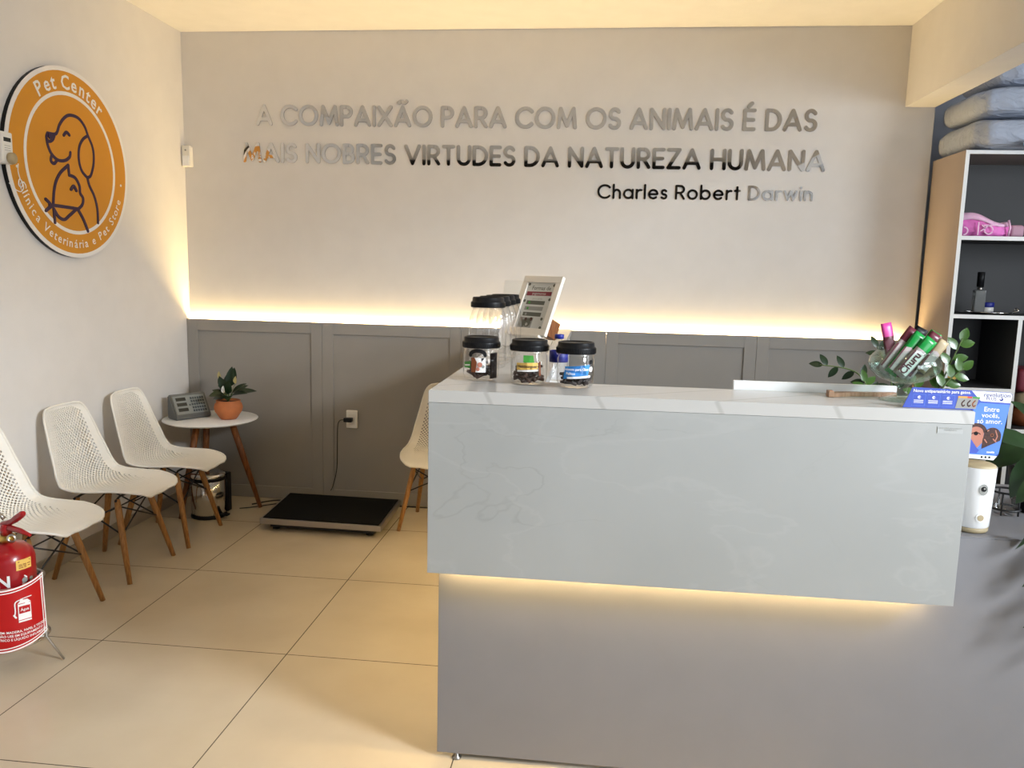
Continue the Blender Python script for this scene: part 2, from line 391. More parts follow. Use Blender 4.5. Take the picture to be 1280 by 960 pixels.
def thing(name, label, cat, loc, rz=0, group=None):
    o = bpy.data.objects.new(name, None); COL.objects.link(o); o.location = loc; o.rotation_euler = (0, 0, rz); o.empty_display_size = .1
    ROOT[o.name] = Matrix.Translation(Vector(loc)) @ Matrix.Rotation(rz, 4, 'Z')
    return tag(o, label, cat, group)
def struct(mb, name):
    o = mb.build(name); o['kind'] = 'structure'; return o
def copy_tree(o, parent=None, matmap=None):
    c = o.copy(); COL.objects.link(c)
    if parent: c.parent = parent
    for ch in list(o.children): copy_tree(ch, c)
    return c
def basis(o, u, v):
    u = Vector(u).normalized(); v = Vector(v); v = (v-u*v.dot(u)).normalized(); w = u.cross(v)
    return Matrix(((u.x, v.x, w.x, o[0]), (u.y, v.y, w.y, o[1]), (u.z, v.z, w.z, o[2]), (0, 0, 0, 1)))
def arc(cx, cy, rx, ry, a0, a1, n=14):
    return [(cx+rx*math.cos(math.radians(a0+(a1-a0)*i/n)), cy+ry*math.sin(math.radians(a0+(a1-a0)*i/n))) for i in range(n+1)]
def smooth_line(P, n=5):
    out = []
    for i in range(len(P)-1):
        p0 = P[max(i-1, 0)]; p1 = P[i]; p2 = P[i+1]; p3 = P[min(i+2, len(P)-1)]
        for k in range(n):
            t = k/n
            out.append(tuple(.5*((2*p1[j])+(-p0[j]+p2[j])*t+(2*p0[j]-5*p1[j]+4*p2[j]-p3[j])*t*t+(-p0[j]+3*p1[j]-3*p2[j]+p3[j])*t**3) for j in range(len(p1))))
    out.append(tuple(P[-1])); return out

# ------------------------------------------------------------------ the room
b = MB(); b.box(XL-.1, XR+.1, YF-.1, YREC+.1, -.1, 0, M['floor']); struct(b, 'floor')
b = MB(); b.box(XL-.1, XW, YF-.1, YREC+.1, H, H+.1, M['ceil']); b.box(XW-.02, XR+.1, YF-.1, YREC+.1, 3.95, 4.05, M['ceil']); struct(b, 'ceiling')
b = MB(); b.box(XL-.1, XL, YF, YREC, 0, H, M['wall']); struct(b, 'wall_left')
b = MB(); b.box(XL, XW, YB, YREC+.1, 0, H, M['wall']); struct(b, 'wall_back')
b = MB(); b.box(XW, XR, YREC, YREC+.1, 0, 3.95, M['recess']); struct(b, 'wall_recess')
# right wall with two window openings
b = MB()
W1 = (-.6, 1.0, 2.85, 3.6); HR = 3.95; W2 = (1.65, 2.95, 1.5, 2.7); W3 = (-.6, 1.0, 1.4, 2.4)  # W3: unseen opening added where the low fill lamp stands
ys = [YF, W1[0], W1[1], W2[0], W2[1], YREC]
b.box(XR, XR+.1, ys[0], ys[1], 0, HR, M['wall']); b.box(XR, XR+.1, ys[2], ys[3], 0, HR, M['wall']); b.box(XR, XR+.1, ys[4], ys[5], 0, HR, M['wall'])
b.box(XR, XR+.1, W1[0], W1[1], 0, W3[2], M['wall']); b.box(XR, XR+.1, W1[0], W1[1], W3[3], W1[2], M['wall']); b.box(XR, XR+.1, W1[0], W1[1], W1[3], HR, M['wall'])
b.box(XR, XR+.1, W2[0], W2[1], 0, W2[2], M['wall']); b.box(XR, XR+.1, W2[0], W2[1], W2[3], HR, M['wall'])
struct(b, 'wall_right')
for i, w in enumerate((W1, W2, W3)):
    b = MB()
    for (y0, y1, z0, z1) in ((w[0], w[0]+.04, w[2], w[3]), (w[1]-.04, w[1], w[2], w[3]), (w[0], w[1], w[2], w[2]+.04), (w[0], w[1], w[3]-.04, w[3])):
        b.box(XR+.02, XR+.07, y0, y1, z0, z1, M['lightgrey'])
    o = struct(b, 'window_%d' % (i+1))
    b = MB(); b.box(XR+.04, XR+.045, w[0]+.04, w[1]-.04, w[2]+.04, w[3]-.04, M['glass']); b.build('window_pane', o)
# front wall (behind the camera): dark fascia over a glazed shop door
b = MB(); DX0, DX1, DZ = -.85, 1.25, 2.2
b.box(XL, XB, YF-.1, YF, DZ, H, M['dark']); b.box(XL, DX0, YF-.1, YF, 0, DZ, M['wall']); b.box(DX1, 1.96, YF-.1, YF, 0, DZ, M['wall']); b.box(3.34, XR, YF-.1, YF, 0, DZ, M['wall']); b.box(1.96, 3.34, YF-.1, YF, 0, .45, M['wall']); b.box(XB, XR, YF-.1, YF, DZ, 3.95, M['lightgrey'])
struct(b, 'wall_front')
b = MB()
for x in (DX0, (DX0+DX1)/2-.03, DX1-.06): b.box(x, x+.06, YF-.08, YF-.02, 0, DZ, M['blackm'])
b.box(DX0, DX1, YF-.08, YF-.02, DZ-.06, DZ, M['blackm'])
o = struct(b, 'door_1'); b = MB(); b.box(DX0+.06, DX1-.06, YF-.052, YF-.048, 0.01, DZ-.06, M['glass']); b.build('door_pane', o)
b = MB()
for (x0, x1, z0, z1) in ((1.96, 2.0, .45, DZ), (3.30, 3.34, .45, DZ), (2.0, 3.30, .45, .49), (2.0, 3.30, DZ-.04, DZ)): b.box(x0, x1, YF-.08, YF-.02, z0, z1, M['blackm'])
o = struct(b, 'window_4'); b = MB(); b.box(2.0, 3.3, YF-.052, YF-.048, .49, DZ-.04, M['glass']); b.build('window_pane', o)
# beam over the opening to the right
b = MB(); b.box(XB, XW, YF, YB, HB, 3.95, M['wall']); struct(b, 'trim_1')
# skirting on the left wall
b = MB(); b.box(XL, XL+.012, YF, YB-DW, 0, .075, M['skirt'], .002); struct(b, 'baseboard_left')
# wainscot: five framed grey panels
seams = [XL+.001, -1.80, -.87, .06, .99, XW-.004]
for i in range(5):
    x0, x1 = seams[i]+.0007, seams[i+1]-.0007; b = MB(); y0, y1 = YB-DW, YB-.018
    zt = HW; st = .074; rl = .075; zb = .085
    b.box(x0, x0+st, y0, y1, .003, zt, M['clad'], .0015); b.box(x1-st, x1, y0, y1, .003, zt, M['clad'], .0015)
    b.box(x0+st, x1-st, y0, y1, zt-rl, zt, M['clad'], .0015); b.box(x0+st, x1-st, y0, y1, .003, zb, M['clad'], .0015)
    b.box(x0+st, x1-st, y0+.011, y1, zb, zt-rl, M['clad']); b.box(seams[i]+.0001, seams[i+1]-.0001, y1-.006, y1+.0005, .003, zt-.0005, M['clad'])
    struct(b, 'trim_%d' % (i+2))
# warm light strip lying in the gap on top of the wainscot
b = MB(); b.box(XL+.002, XW-.06, YB-.0125, YB-.0012, HW-.02, HW-.012, M['led'])
tag(b.build('light_strip', origin=(0, YB-.01, HW-.02)), 'warm yellow light strip hidden behind the top edge of the grey wainscot', 'light strip')

# ------------------------------------------------------------------ reception counter
ctr = thing('reception_counter', 'long white marble reception counter with grey base and glowing underside', 'reception counter', (.3, 2.4, 0))
YRT = 5.015   # far end of the return on the left
XRI = -.16   # inner edge of the return
b = MB(); b.box(BXL, 2.94, BYF, BYF+.02, .018, DESK-.001, M['base'], .001)
b.box(2.90, 2.94, BYF+.02, 3.0, .018, DESK-.001, M['base']); b.build('base_panel', ctr)
b = MB(); b.box(BXL+.07, BXL+.09, BYF+.021, YRT-.03, .018, DESK-.001, M['base'], .001); b.box(BXL+.09, XRI, YRT-.05, YRT-.03, .018, DESK-.001, M['base']); b.build('return_panel', ctr)
b = MB(); b.box(BXL+.03, 2.94, BYF, 3.0, DESK, DESK+.003, M['base']); b.box(BXL+.091, XRI, 3.0, YRT-.03, DESK-.02, DESK, M['base']); b.build('desk_top', ctr)
b = MB(); b.box(CXL, CXR-.004, CYF, CYF+.022, PZB, CZT-.0365, M['marble'], .001); fpn = b.build('front_panel', ctr)
b = MB(); b.box(CXL, CXL+.022, CYF+.0225, YRT, PZB, CZT-.0365, M['marble'], .001); b.build('side_panel', ctr)
b = MB(); b.box(CXR-.026, CXR-.004, CYF+.0225, CYB-.01, DESK+.004, CZT-.0365, M['marble'], .001); b.box(CXR-.026, CXR-.004, CYF+.0225, BYF-.001, PZB, DESK+.003, M['marble']); b.build('end_panel', ctr)
b = MB(); b.box(XRI-.03, CXR-.027, CYB-.03, CYB-.01, DESK+.004, CZT-.0365, M['lam']); b.box(XRI-.03, XRI-.01, CYB-.01, YRT-.03, DESK+.004, CZT-.0365, M['lam']); b.box(CXL+.023, XRI-.01, YRT-.03, YRT-.01, DESK+.001, CZT-.0365, M['lam']); b.build('back_panel', ctr)
b = MB()
L = [(CXL, CYF), (CXR, CYF), (CXR, CYB), (XRI, CYB), (XRI, YRT), (CXL, YRT)]
b.poly(L, M['slab'], Matrix.Translation((0, 0, CZT-.0355)), .0355)
es = [e for e in b.bm.edges if abs(e.verts[0].co.z-CZT) < 1e-4 and abs(e.verts[1].co.z-CZT) < 1e-4]
bmesh.ops.bevel(b.bm, geom=es, offset=.0018, segments=2, affect='EDGES')
b.build('countertop', ctr)
b = MB(); b.box(CXL+.0225, CXR-.04, CYF+.0235, BYF-.001, PZB+.012, PZB+.022, M['lam']); b.box(CXL+.0225, BXL+.069, BYF, YRT-.02, PZB+.012, PZB+.022, M['lam']); b.build('underside_panel', ctr)
b = MB(); b.box(CXL+.03, CXR-.055, BYF-.026, BYF-.005, PZB+.003, PZB+.011, M['ledc']); b.box(CXL+.036, CXL+.047, BYF+.03, YRT-.06, PZB+.003, PZB+.011, M['ledc'])
b.build('light_strip', ctr)
b = MB(); 
b.bm.free()
for x in (-.40, .5, 1.4):
    b = MB(); b.lathe([(0, 0), (.014, 0), (.016, .004), (.006, .007), (.006, .018), (0, .018)], M['steel'], (x, BYF+.03 if x > 0 else BYF+.006, 0), 14); b.build('levelling_foot', ctr)
T = basis((.955, CYF, 1.165), (1, 0, 0), (0, 0, 1)); b = MB(); b.poly([(-.022, -.0085), (.045, -.0085), (.045, .0085), (-.022, .0085)], M['stickerg'], T, .0006)
b.stroke([(-.022, -.0085), (-.022, .0085)], .0012, M['grey'], T, .0008)
for k, zz in enumerate((.004, -.001)): b.text('ARQUITETURA E MÓVEIS' if k == 0 else 'PLANEJADOS', .0055, M['lgrey'], basis((.967, CYF, 1.165+zz), (1, 0, 0), (0, 0, 1)), depth=.0012)
b.build('sticker', fpn)

# ------------------------------------------------------------------ mirror lettering on the back wall
def A(*a, **k): return arc(*a, **k)
G = {}   # glyphs: width, list of (points, closed)
G['A'] = (.84, [([(0, 0), (.42, 1)], 0), ([(.42, 1), (.84, 0)], 0), ([(.17, .27), (.67, .27)], 0)])
G['C'] = (.86, [(A(.5, .5, .5, .5, 42, 318, 26), 0)])
G['O'] = (1.0, [(A(.5, .5, .5, .5, 0, 348.75, 31), 1)])
G['M'] = (.98, [([(0, 0), (.12, 1)], 0), ([(.12, 1), (.49, .08)], 0), ([(.49, .08), (.86, 1)], 0), ([(.86, 1), (.98, 0)], 0)])
G['P'] = (.58, [([(0, 0), (0, 1)], 0), ([(0, 1), (.3, 1)]+A(.3, .73, .28, .27, 90, -90, 12)+[(0, .46)], 0)])
G['I'] = (0.0, [([(0, 0), (0, 1)], 0)])
G['X'] = (.74, [([(0, 0), (.74, 1)], 0), ([(0, 1), (.74, 0)], 0)])
G['R'] = (.6, [([(0, 0), (0, 1)], 0), ([(0, 1), (.3, 1)]+A(.3, .73, .28, .27, 90, -90, 12)+[(0, .46)], 0), ([(.3, .46), (.6, 0)], 0)])
G['S'] = (.54, [(A(.28, .74, .25, .26, 30, 250, 14)+A(.27, .25, .27, .25, 78, -150, 14), 0)])
G['N'] = (.72, [([(0, 0), (0, 1)], 0), ([(0, 1), (.72, 0)], 0), ([(.72, 0), (.72, 1)], 0)])
G['E'] = (.52, [([(0, 0), (0, 1)], 0), ([(0, 1), (.52, 1)], 0), ([(0, .5), (.47, .5)], 0), ([(0, 0), (.52, 0)], 0)])
G['B'] = (.56, [([(0, 0), (0, 1)], 0), ([(0, 1), (.28, 1)]+A(.28, .76, .23, .24, 90, -90, 10)+[(0, .52)], 0), ([(0, .52), (.3, .52)]+A(.3, .26, .26, .26, 90, -90, 10)+[(0, 0)], 0)])
G['D'] = (.72, [([(0, 0), (0, 1)], 0), ([(0, 1), (.24, 1)]+A(.24, .5, .48, .5, 90, -90, 18)+[(0, 0)], 0)])
G['V'] = (.8, [([(0, 1), (.4, 0)], 0), ([(.4, 0), (.8, 1)], 0)])
G['T'] = (.6, [([(0, 1), (.6, 1)], 0), ([(.3, 1), (.3, 0)], 0)])
G['U'] = (.66, [([(0, 1), (0, .33)]+A(.33, .33, .33, .33, 180, 360, 14)+[(.66, 1)], 0)])
G['Z'] = (.62, [([(0, 1), (.62, 1)], 0), ([(.62, 1), (0, 0)], 0), ([(0, 0), (.62, 0)], 0)])
G['H'] = (.7, [([(0, 0), (0, 1)], 0), ([(.7, 0), (.7, 1)], 0), ([(0, .5), (.7, .5)], 0)])
G['Ã'] = (.84, G['A'][1]+[(smooth_line([(.2, 1.24), (.32, 1.32), (.44, 1.27), (.56, 1.25), (.66, 1.33)], 4), 0)])
G['É'] = (.52, G['E'][1]+[([(.2, 1.2), (.36, 1.36)], 0)])
xh = .66; xr = xh/2
G['h'] = (.5, [([(0, 0), (0, 1.04)], 0), (A(.25, .36, .25, .29, 180, 0, 12)+[(.5, 0)], 0)])
G['a'] = (.66, [(A(xr, xr, xr, xr, 0, 348, 28), 1), ([(xh, 0), (xh, xh)], 0)])
G['r'] = (.3, [([(0, 0), (0, xh)], 0), (A(.27, .36, .27, .29, 180, 75, 8), 0)])
G['l'] = (0.0, [([(0, 0), (0, 1.04)], 0)])
G['e'] = (.64, [([(.02, xr), (.64, xr)]+A(xr, xr, xr-.01, xr, 0, 315, 24), 0)])
G['s'] = (.38, [(A(.2, .49, .17, .17, 30, 250, 10)+A(.19, .165, .19, .165, 78, -150, 10), 0)])
G['o'] = (.66, [(A(xr, xr, xr, xr, 0, 348, 28), 1)])
G['b'] = (.66, [(A(xr, xr, xr, xr, 0, 348, 28), 1), ([(0, 0), (0, 1.04)], 0)])
G['t'] = (.34, [([(.16, 0), (.16, .95)], 0), ([(0, xh), (.34, xh)], 0)])
G['w'] = (.86, [([(0, xh), (.22, 0)], 0), ([(.22, 0), (.43, xh)], 0), ([(.43, xh), (.64, 0)], 0), ([(.64, 0), (.86, xh)], 0)])
G['i'] = (0.0, [([(0, 0), (0, xh)], 0), ([(0, .96), (0, .965)], 0)])
G['n'] = (.5, [([(0, 0), (0, xh)], 0), (A(.25, .36, .25, .29, 180, 0, 12)+[(.5, 0)], 0)])
def word_line(root, body, x0, x1, z0, z1, cap, wk=.165, gap=.13, space=.42, name='letter'):
    adv = []; x = wk/2
    for i, ch in enumerate(body):
        if ch == ' ': x += space; continue
        adv.append((ch, x)); x += G[ch][0]+wk+gap
    tot = x-gap-wk/2; kx = (x1-x0)/tot
    for ch, ax in adv:
        b = MB(); z = z0+(z1-z0)*((ax*kx)/(x1-x0)); H_ = cap*(1-wk)
        T = basis((x0+ax*kx, YB, z+wk*cap/2), (1, 0, 0), (0, 0, 1))
        for si, (pts, closed) in enumerate(G[ch][1]):
            b.stroke([(p[0]*kx, p[1]*H_) for p in pts], wk*cap*.98, M['mirror'], T, .006+.0003*si, bool(closed), side=M['mirroredge'])
        b.build(name, root)
q = thing('wall_quote', 'two lines of mirrored capital letters reading A COMPAIXÃO PARA COM OS ANIMAIS', 'wall lettering', (-.5, YB, 2.2))
word_line(q, 'A COMPAIXÃO PARA COM OS ANIMAIS É DAS', -2.238, 1.264, 2.468, 2.444, .132)
word_line(q, 'MAIS NOBRES VIRTUDES DA NATUREZA HUMANA', -2.331, 1.328, 2.236, 2.210, .128)
q = thing('wall_signature', 'small mirrored letters of the signature line under the two-line quote', 'wall lettering', (.6, YB, 2.03))
word_line(q, 'Charles Robert Darwin', -.030, 1.270, 2.034, 2.036, .090, wk=.15, gap=.17, space=.42)

# ------------------------------------------------------------------ round logo sign on the left wall
LX = XL+.028; LC = (LX, 3.901, 2.062)
sg = thing('round_sign', 'round orange pet clinic sign with a dog and cat drawing', 'sign', (XL, LC[1], LC[2]))
T = basis(LC, (0, 1, 0), (0, 0, 1))
b = MB(); b.disc((0, 0), .471, M['blackp'], T @ Matrix.Translation((0, 0, -.027)), .0225, 72); b.build('backing', sg)
b = MB(); b.disc((0, 0), .473, M['signwhite'], T @ Matrix.Translation((0, 0, -.004)), .004, 72)
b.disc((0, 0), .452, M['orange'], T, .0006, 72); b.stroke(arc(0, 0, .345, .345, 0, 355, 71), .018, M['signwhite'], T, .0016, True); sgf = b.build('face', sg)
b = MB(); off = (.034, .015)
D_ = [[(-.217, .11), (-.155, .117), (-.125, .165), (-.086, .206), (-.04, .228), (.024, .226), (.072, .194), (.097, .151), (.133, .091), (.135, .019), (.106, -.051), (.074, -.068)],
 [(.074, -.068), (.03, -.037), (.012, .02), (.021, .08), (.053, .124), (.093, .148)], [(-.217, .11), (-.226, .086), (-.209, .072), (-.181, .085), (-.165, .113)],
 [(-.226, .086), (-.218, .049), (-.194, .013), (-.151, -.009), (-.099, -.004), (-.061, .018), (-.052, .042)], [(-.194, .01), (-.203, -.019), (-.181, -.03), (-.158, -.01)],
 [(.074, -.068), (.088, -.108), (.125, -.159), (.146, -.224), (.146, -.298)], [(-.097, .12), (-.076, .138), (-.054, .128)],
 [(-.075, -.024), (-.072, -.073)], [(-.072, -.073), (-.026, -.081), (.005, -.117), (.008, -.154), (.03, -.18), (.02, -.213), (-.014, -.237)],
 [(-.075, -.024), (-.135, -.066), (-.174, -.114), (-.194, -.167), (-.205, -.232)], [(-.232, -.235), (-.132, -.235), (-.014, -.237)],
 [(-.203, -.252), (-.171, -.287), (-.128, -.299), (-.081, -.272), (-.027, -.238)], [(-.258, -.21), (-.225, -.235), (-.261, -.265)], [(-.261, -.265), (-.205, -.232)],
 [(-.203, -.252), (-.2, -.318)], [(-.015, -.243), (.025, -.292), (.055, -.347)], [(-.064, -.143), (-.042, -.124), (-.023, -.145)]]
for k, P in enumerate(D_): b.stroke(smooth_line([(p[0]+off[0], p[1]+off[1]) for p in P], 5), .0165, M['purple'], T, .002+.0002*k)
b.disc((-.2+off[0], .1+off[1]), .016, M['purple'], T, .006, 14)
b.build('drawing', sgf)
def arc_text(b, body, r, a0, a1, size, m, T, inward=False, bold=0.):
    n = len(body); wid = []
    narrow = {'l': .45, 'i': .42, 'í': .42, 't': .62, 'r': .66, ' ': .62, 'P': 1.05, 'C': 1.1, 'V': 1.05, 'S': 1.05}
    for ch in body: wid.append(narrow.get(ch, 1.0))
    tot = sum(wid); x = 0
    for ch, w in zip(body, wid):
        a = math.radians(a0+(a1-a0)*(x+w/2)/tot); x += w
        if ch == ' ': continue
        rad = Vector((math.cos(a), math.sin(a), 0)); 
        upv = -rad if inward else rad; uv = Vector((upv.y, -upv.x, 0))
        L_ = Matrix(((uv.x, upv.x, 0, rad.x*r), (uv.y, upv.y, 0, rad.y*r), (0, 0, 1, 0), (0, 0, 0, 1)))
        b.text(ch, size, m, T @ L_ @ Matrix.Translation((0, -size*.33, 0)), depth=.002, bold=bold)
b = MB(); arc_text(b, 'Pet Center', .398, 130, 50, .098, M['signwhite'], T, bold=.018)
arc_text(b, 'Clínica Veterinária e Pet Store', .402, 198, 340, .062, M['signwhite'], T, inward=True, bold=.008)
for p in ((-.404, -.062), (.404, -.062)): b.disc(p, .007, M['signwhite'], T, .002, 10)
b.build('lettering', sgf)

# air conditioner remote in its wall holder, hung in front of the sign's left rim
rm = thing('wall_remote', 'white remote control in a wall holder at the rim of the round sign', 'remote control', (XL, 3.415, 2.0))
RX = XL+.042
b = MB(); b.box(XL, RX, 3.38, 3.455, 2.0, 2.08, M['white'], .004); b.build('holder', rm)
b = MB(); b.box(RX-.012, RX+.012, 3.378, 3.448, 2.005, 2.14, M['white'], .006)
T = basis((RX+.012, 3.413, 2.075), (0, 1, 0), (0, 0, 1))
b.poly([(-.022, .022), (.022, .022), (.022, .04), (-.022, .04)], M['lcd'], T, .001)
for k in range(3): b.stroke([(-.018, .004-k*.01), (.018, .004-k*.01)], .002, M['lgrey'], T, .001)
b.build('remote_body', rm)
b = MB(); b.lathe([(0, 0), (.026, 0), (.027, .004), (.025, .016), (0, .018)], M['beige'], (0, 0, 0), 20, T=Matrix.Translation((RX+.014, 3.425, 2.025)) @ Matrix.Rotation(PI/2, 4, 'Y')); b.build('knob', rm)
b = MB(); pts = [(x, y-.05, z) for x, y, z in [(RX+.03, 3.50, 2.005), (RX+.012, 3.52, 1.975), (RX, 3.545, 1.945), (RX, 3.56, 1.92), (RX, 3.55, 1.905), (RX, 3.535, 1.915), (RX, 3.54, 1.94), (RX, 3.555, 1.935), (RX, 3.565, 1.905), (RX-.005, 3.55, 1.885), (RX-.01, 3.52, 1.895), (RX-.02, 3.50, 1.92)]]
b.tube(smooth_line(pts, 5), .0022, M['labelw'], 6); b.build('coiled_wire', rm)

# motion sensor
ms = thing('motion_sensor', 'small white motion sensor high in the corner of the back wall', 'motion sensor', (-2.705, YB-.03, 2.26))
b = MB(); b.box(-2.733, -2.675, YB-.045, YB, 2.20, 2.335, M['sensor'], .008, seg=3); b.build('housing', ms)
b = MB(); T = basis((-2.704, YB-.046, 2.25), (1, 0, 0), (0, 0, 1)); b.box(-2.727, -2.681, YB-.052, YB-.045, 2.205, 2.27, M['whitegloss'], .003); b.disc((0, .055), .006, M['lgrey'], T, .002, 12); b.build('lens', ms)

# ------------------------------------------------------------------ chairs
def shell_pt(u, v):
    """u -1..1 across, v 0..1 from front lip to top of back; local +x is forward"""
    prof = [(.262, .416), (.244, .431), (.15, .436), (.03, .428), (-.07, .424), (-.145, .438), (-.195, .49), (-.222, .56), (-.245, .64), (-.262, .725), (-.278, .80), (-.286, .838)]
    n = len(prof)-1; t = v*n; i = min(int(t), n-1); f = t-i
    p0 = prof[max(i-1, 0)]; p1 = prof[i]; p2 = prof[i+1]; p3 = prof[min(i+2, n)]
    h = lambda j: .5*(2*p1[j]+(-p0[j]+p2[j])*f+(2*p0[j]-5*p1[j]+4*p2[j]-p3[j])*f*f+(-p0[j]+3*p1[j]-3*p2[j]+p3[j])*f**3)
    d = lambda j: .5*((-p0[j]+p2[j])+2*(2*p0[j]-5*p1[j]+4*p2[j]-p3[j])*f+3*(-p0[j]+3*p1[j]-3*p2[j]+p3[j])*f*f)
    x, z = h(0), h(1); tx, tz = d(0), d(1); l = math.hypot(tx, tz) or 1
    nx, nz = tz/l, -tx/l          # towards the sitter
    W = [(0, .205), (.1, .222), (.3, .235), (.45, .232), (.6, .215), (.75, .19), (.9, .163), (1, .15)]
    for (a, wa), (c, wc) in zip(W, W[1:]):
        if a <= v <= c: w = wa+(wc-wa)*(v-a)/(c-a)
    if v < .36: w *= .26+.74*math.sqrt(max(0, 1-((.36-v)/.36)**2))
    if v > .86: w *= .60+.40*math.sqrt(max(0, 1-((v-.86)/.14)**2))
    cc = .028+.036*math.exp(-((v-.62)/.28)**2)
    if v < .2: cc *= .35+.65*v/.2
    rise = cc*abs(u)**2.3
    return Vector((x+nx*rise, u*w, z+nz*rise))
def make_chair(label, group):
    root = thing('shell_chair', label, 'chair', (0, 0, 0), 0, group)
    NU, NV = 44, 78; b = MB(); b.recalc = False
    g = [[b.v(shell_pt(-1+2*i/NU, j/NV)) for i in range(NU+1)] for j in range(NV+1)]
    for j in range(NV):
        for i in range(NU):
            q = [g[j][i], g[j][i+1], g[j+1][i+1], g[j+1][i]]
            v = (j+.5)/NV; u = abs(-1+2*(i+.5)/NU); lim = .84
            if v > .90: lim = .84-(v-.90)*5
            if v < .36: lim = .8-(.36-v)*1.0
            hole = (i+j) % 2 == 0 and .17 < v < .955 and u < lim
            if not hole: b.face(q, M['chair'], True); continue
            c = sum((w.co for w in q), Vector())/4; k = .87 if v > .32 else .87-.60*(.32-v)/.15
            inn = [b.v(c+(w.co-c)*k) for w in q]
            for a in range(4): b.face([q[a], q[(a+1) % 4], inn[(a+1) % 4], inn[a]], M['chair'], True)
    o = b.build('seat_shell', root, local=True)
    sm = o.modifiers.new('thickness', 'SOLIDIFY'); sm.thickness = .005; sm.offset = 0
    # rim bead round the shell
    rim = [shell_pt(-1, j/40) for j in range(41)]+[shell_pt(-1+2*i/20, 1) for i in range(1, 20)]+[shell_pt(1, 1-j/40) for j in range(41)]+[shell_pt(1-2*i/20, 0) for i in range(1, 20)]
    b = MB(); b.tube(rim, .0062, M['chair'], 8, closed=True); b.build('rim', root, local=True)
    for sx in (1, -1):
        for sy in (1, -1):
            b = MB(); top = Vector((sx*.105, sy*.13, .405)); ft = Vector((sx*.20, sy*.203, 0))
            b.tube([top, top.lerp(ft, .12), top.lerp(ft, .5), ft], [.013, .0165, .0155, .0115], M['oak'], 12); b.build('leg', root, local=True)
    b = MB(); lp = lambda sx, sy, t: Vector((sx*.105, sy*.13, .405)).lerp(Vector((sx*.20, sy*.203, 0)), t)
    for a, c in (((1, 1), (1, -1)), ((1, -1), (-1, -1)), ((-1, -1), (-1, 1)), ((-1, 1), (1, 1))):
        b.tube([lp(*a, .08), lp(*c, .42)], .0042, M['blackm'], 6); b.tube([lp(*c, .08), lp(*a, .42)], .0042, M['blackm'], 6)
    for sx in (1, -1):
        b.tube([(sx*.11, -.15, .40), (sx*.10, -.10, .412), (sx*.10, .10, .412), (sx*.11, .15, .40)], .006, M['blackm'], 6)
    b.build('wire_brace', root, local=True)
    return root
GCH = 'white perforated shell chairs'
c0 = make_chair('white perforated chair along left wall, second from the red fire extinguisher', GCH)
def put(c, x, y, rz, label=None):
    c.location = (x, y, 0); c.rotation_euler = (0, 0, rz)
    if label: c['label'] = label
put(c0, -2.440, 3.695, 0.0)
put(copy_tree(c0), -2.455, 3.095, -.02, 'white perforated chair partly behind the red fire extinguisher by the left wall')
put(copy_tree(c0), -2.425, 4.215, .03, 'white perforated chair beside the round side table with the potted plant')
put(copy_tree(c0), -.935, 4.70, -PI/2-.06, 'white perforated chair against the grey wainscot, half behind the reception counter')

# ------------------------------------------------------------------ side table with its things
TX, TY, TZ = -2.435, 4.735, .60
tb = thing('side_table', 'small round white side table on three brown wooden legs', 'side table', (TX, TY, 0))
b = MB(); b.lathe([(0, TZ-.016), (.265, TZ-.016), (.288, TZ-.006), (.29, TZ-.003), (.287, TZ), (0, TZ)], M['lam'], (TX, TY, 0), 48); b.build('tabletop', tb)
for a, rr in ((.35, .29), (PI+.55, .24), (-1.85, .25)):
    pass
for tx, ty in ((-2.155, 4.82), (-2.53, 4.50), (-2.60, 4.93)):
    b = MB(); top = Vector((TX+(tx-TX)*.42, TY+(ty-TY)*.42, TZ-.017)); ft = Vector((tx, ty, 0)); b.tube([top, top.lerp(ft, .4), ft], [.021, .020, .0125], M['walnut'], 12); b.build('leg', tb)
# scale indicator
ID = thing('scale_indicator', 'silver scale display with three dark readouts and a keypad on the side table', 'scale display', (-2.565, 4.715, TZ+.001), math.radians(56))
b = MB(); w, dp, hh = .235, .11, .155
vs = [(-w/2, -dp/2, 0), (-w/2, -dp/2, .02), (-w/2, dp/2-.03, hh), (-w/2, dp/2, hh-.01), (-w/2, dp/2, 0)]
A1 = [b.v(p) for p in vs]; B1 = [b.v((p[0]+w, p[1], p[2])) for p in vs]
b.face(A1, M['scalegrey']); b.face(list(reversed(B1)), M['scalegrey'])
for i in range(5): b.face([A1[i], B1[i], B1[(i+1) % 5], A1[(i+1) % 5]], M['scalegrey'])
bmesh.ops.bevel(b.bm, geom=list(b.bm.edges), offset=.006, segments=2, affect='EDGES'); b.build('housing', ID, local=True)
uu = Vector((1, 0, 0)); vv = Vector((0, dp-.03, hh-.02)).normalized()
T = basis((0, -dp/2+(dp-.03)/2, .02+(hh-.02)/2), uu, vv)
b = MB(); b.poly([(-.103, -.062), (.103, -.062), (.103, .062), (-.103, .062)], M['scaleface'], T, .0012); IDf = b.build('face_plate', ID, local=True)
b = MB()
for k in range(3): b.box(-.088, -.024, .028-k*.036, .050-k*.036, .001, .003, M['lcd'], T=T)
b.build('readout', IDf, local=True)
b = MB()
for i in range(6):
    for j in range(5): b.box(.006+i*.0155, .017+i*.0155, -.052+j*.0215, -.038+j*.0215, .001, .0028, M['keys'], T=T)
b.disc((-.006, -.004), .006, M['keys'], T, .003, 10); b.build('keypad', IDf, local=True)
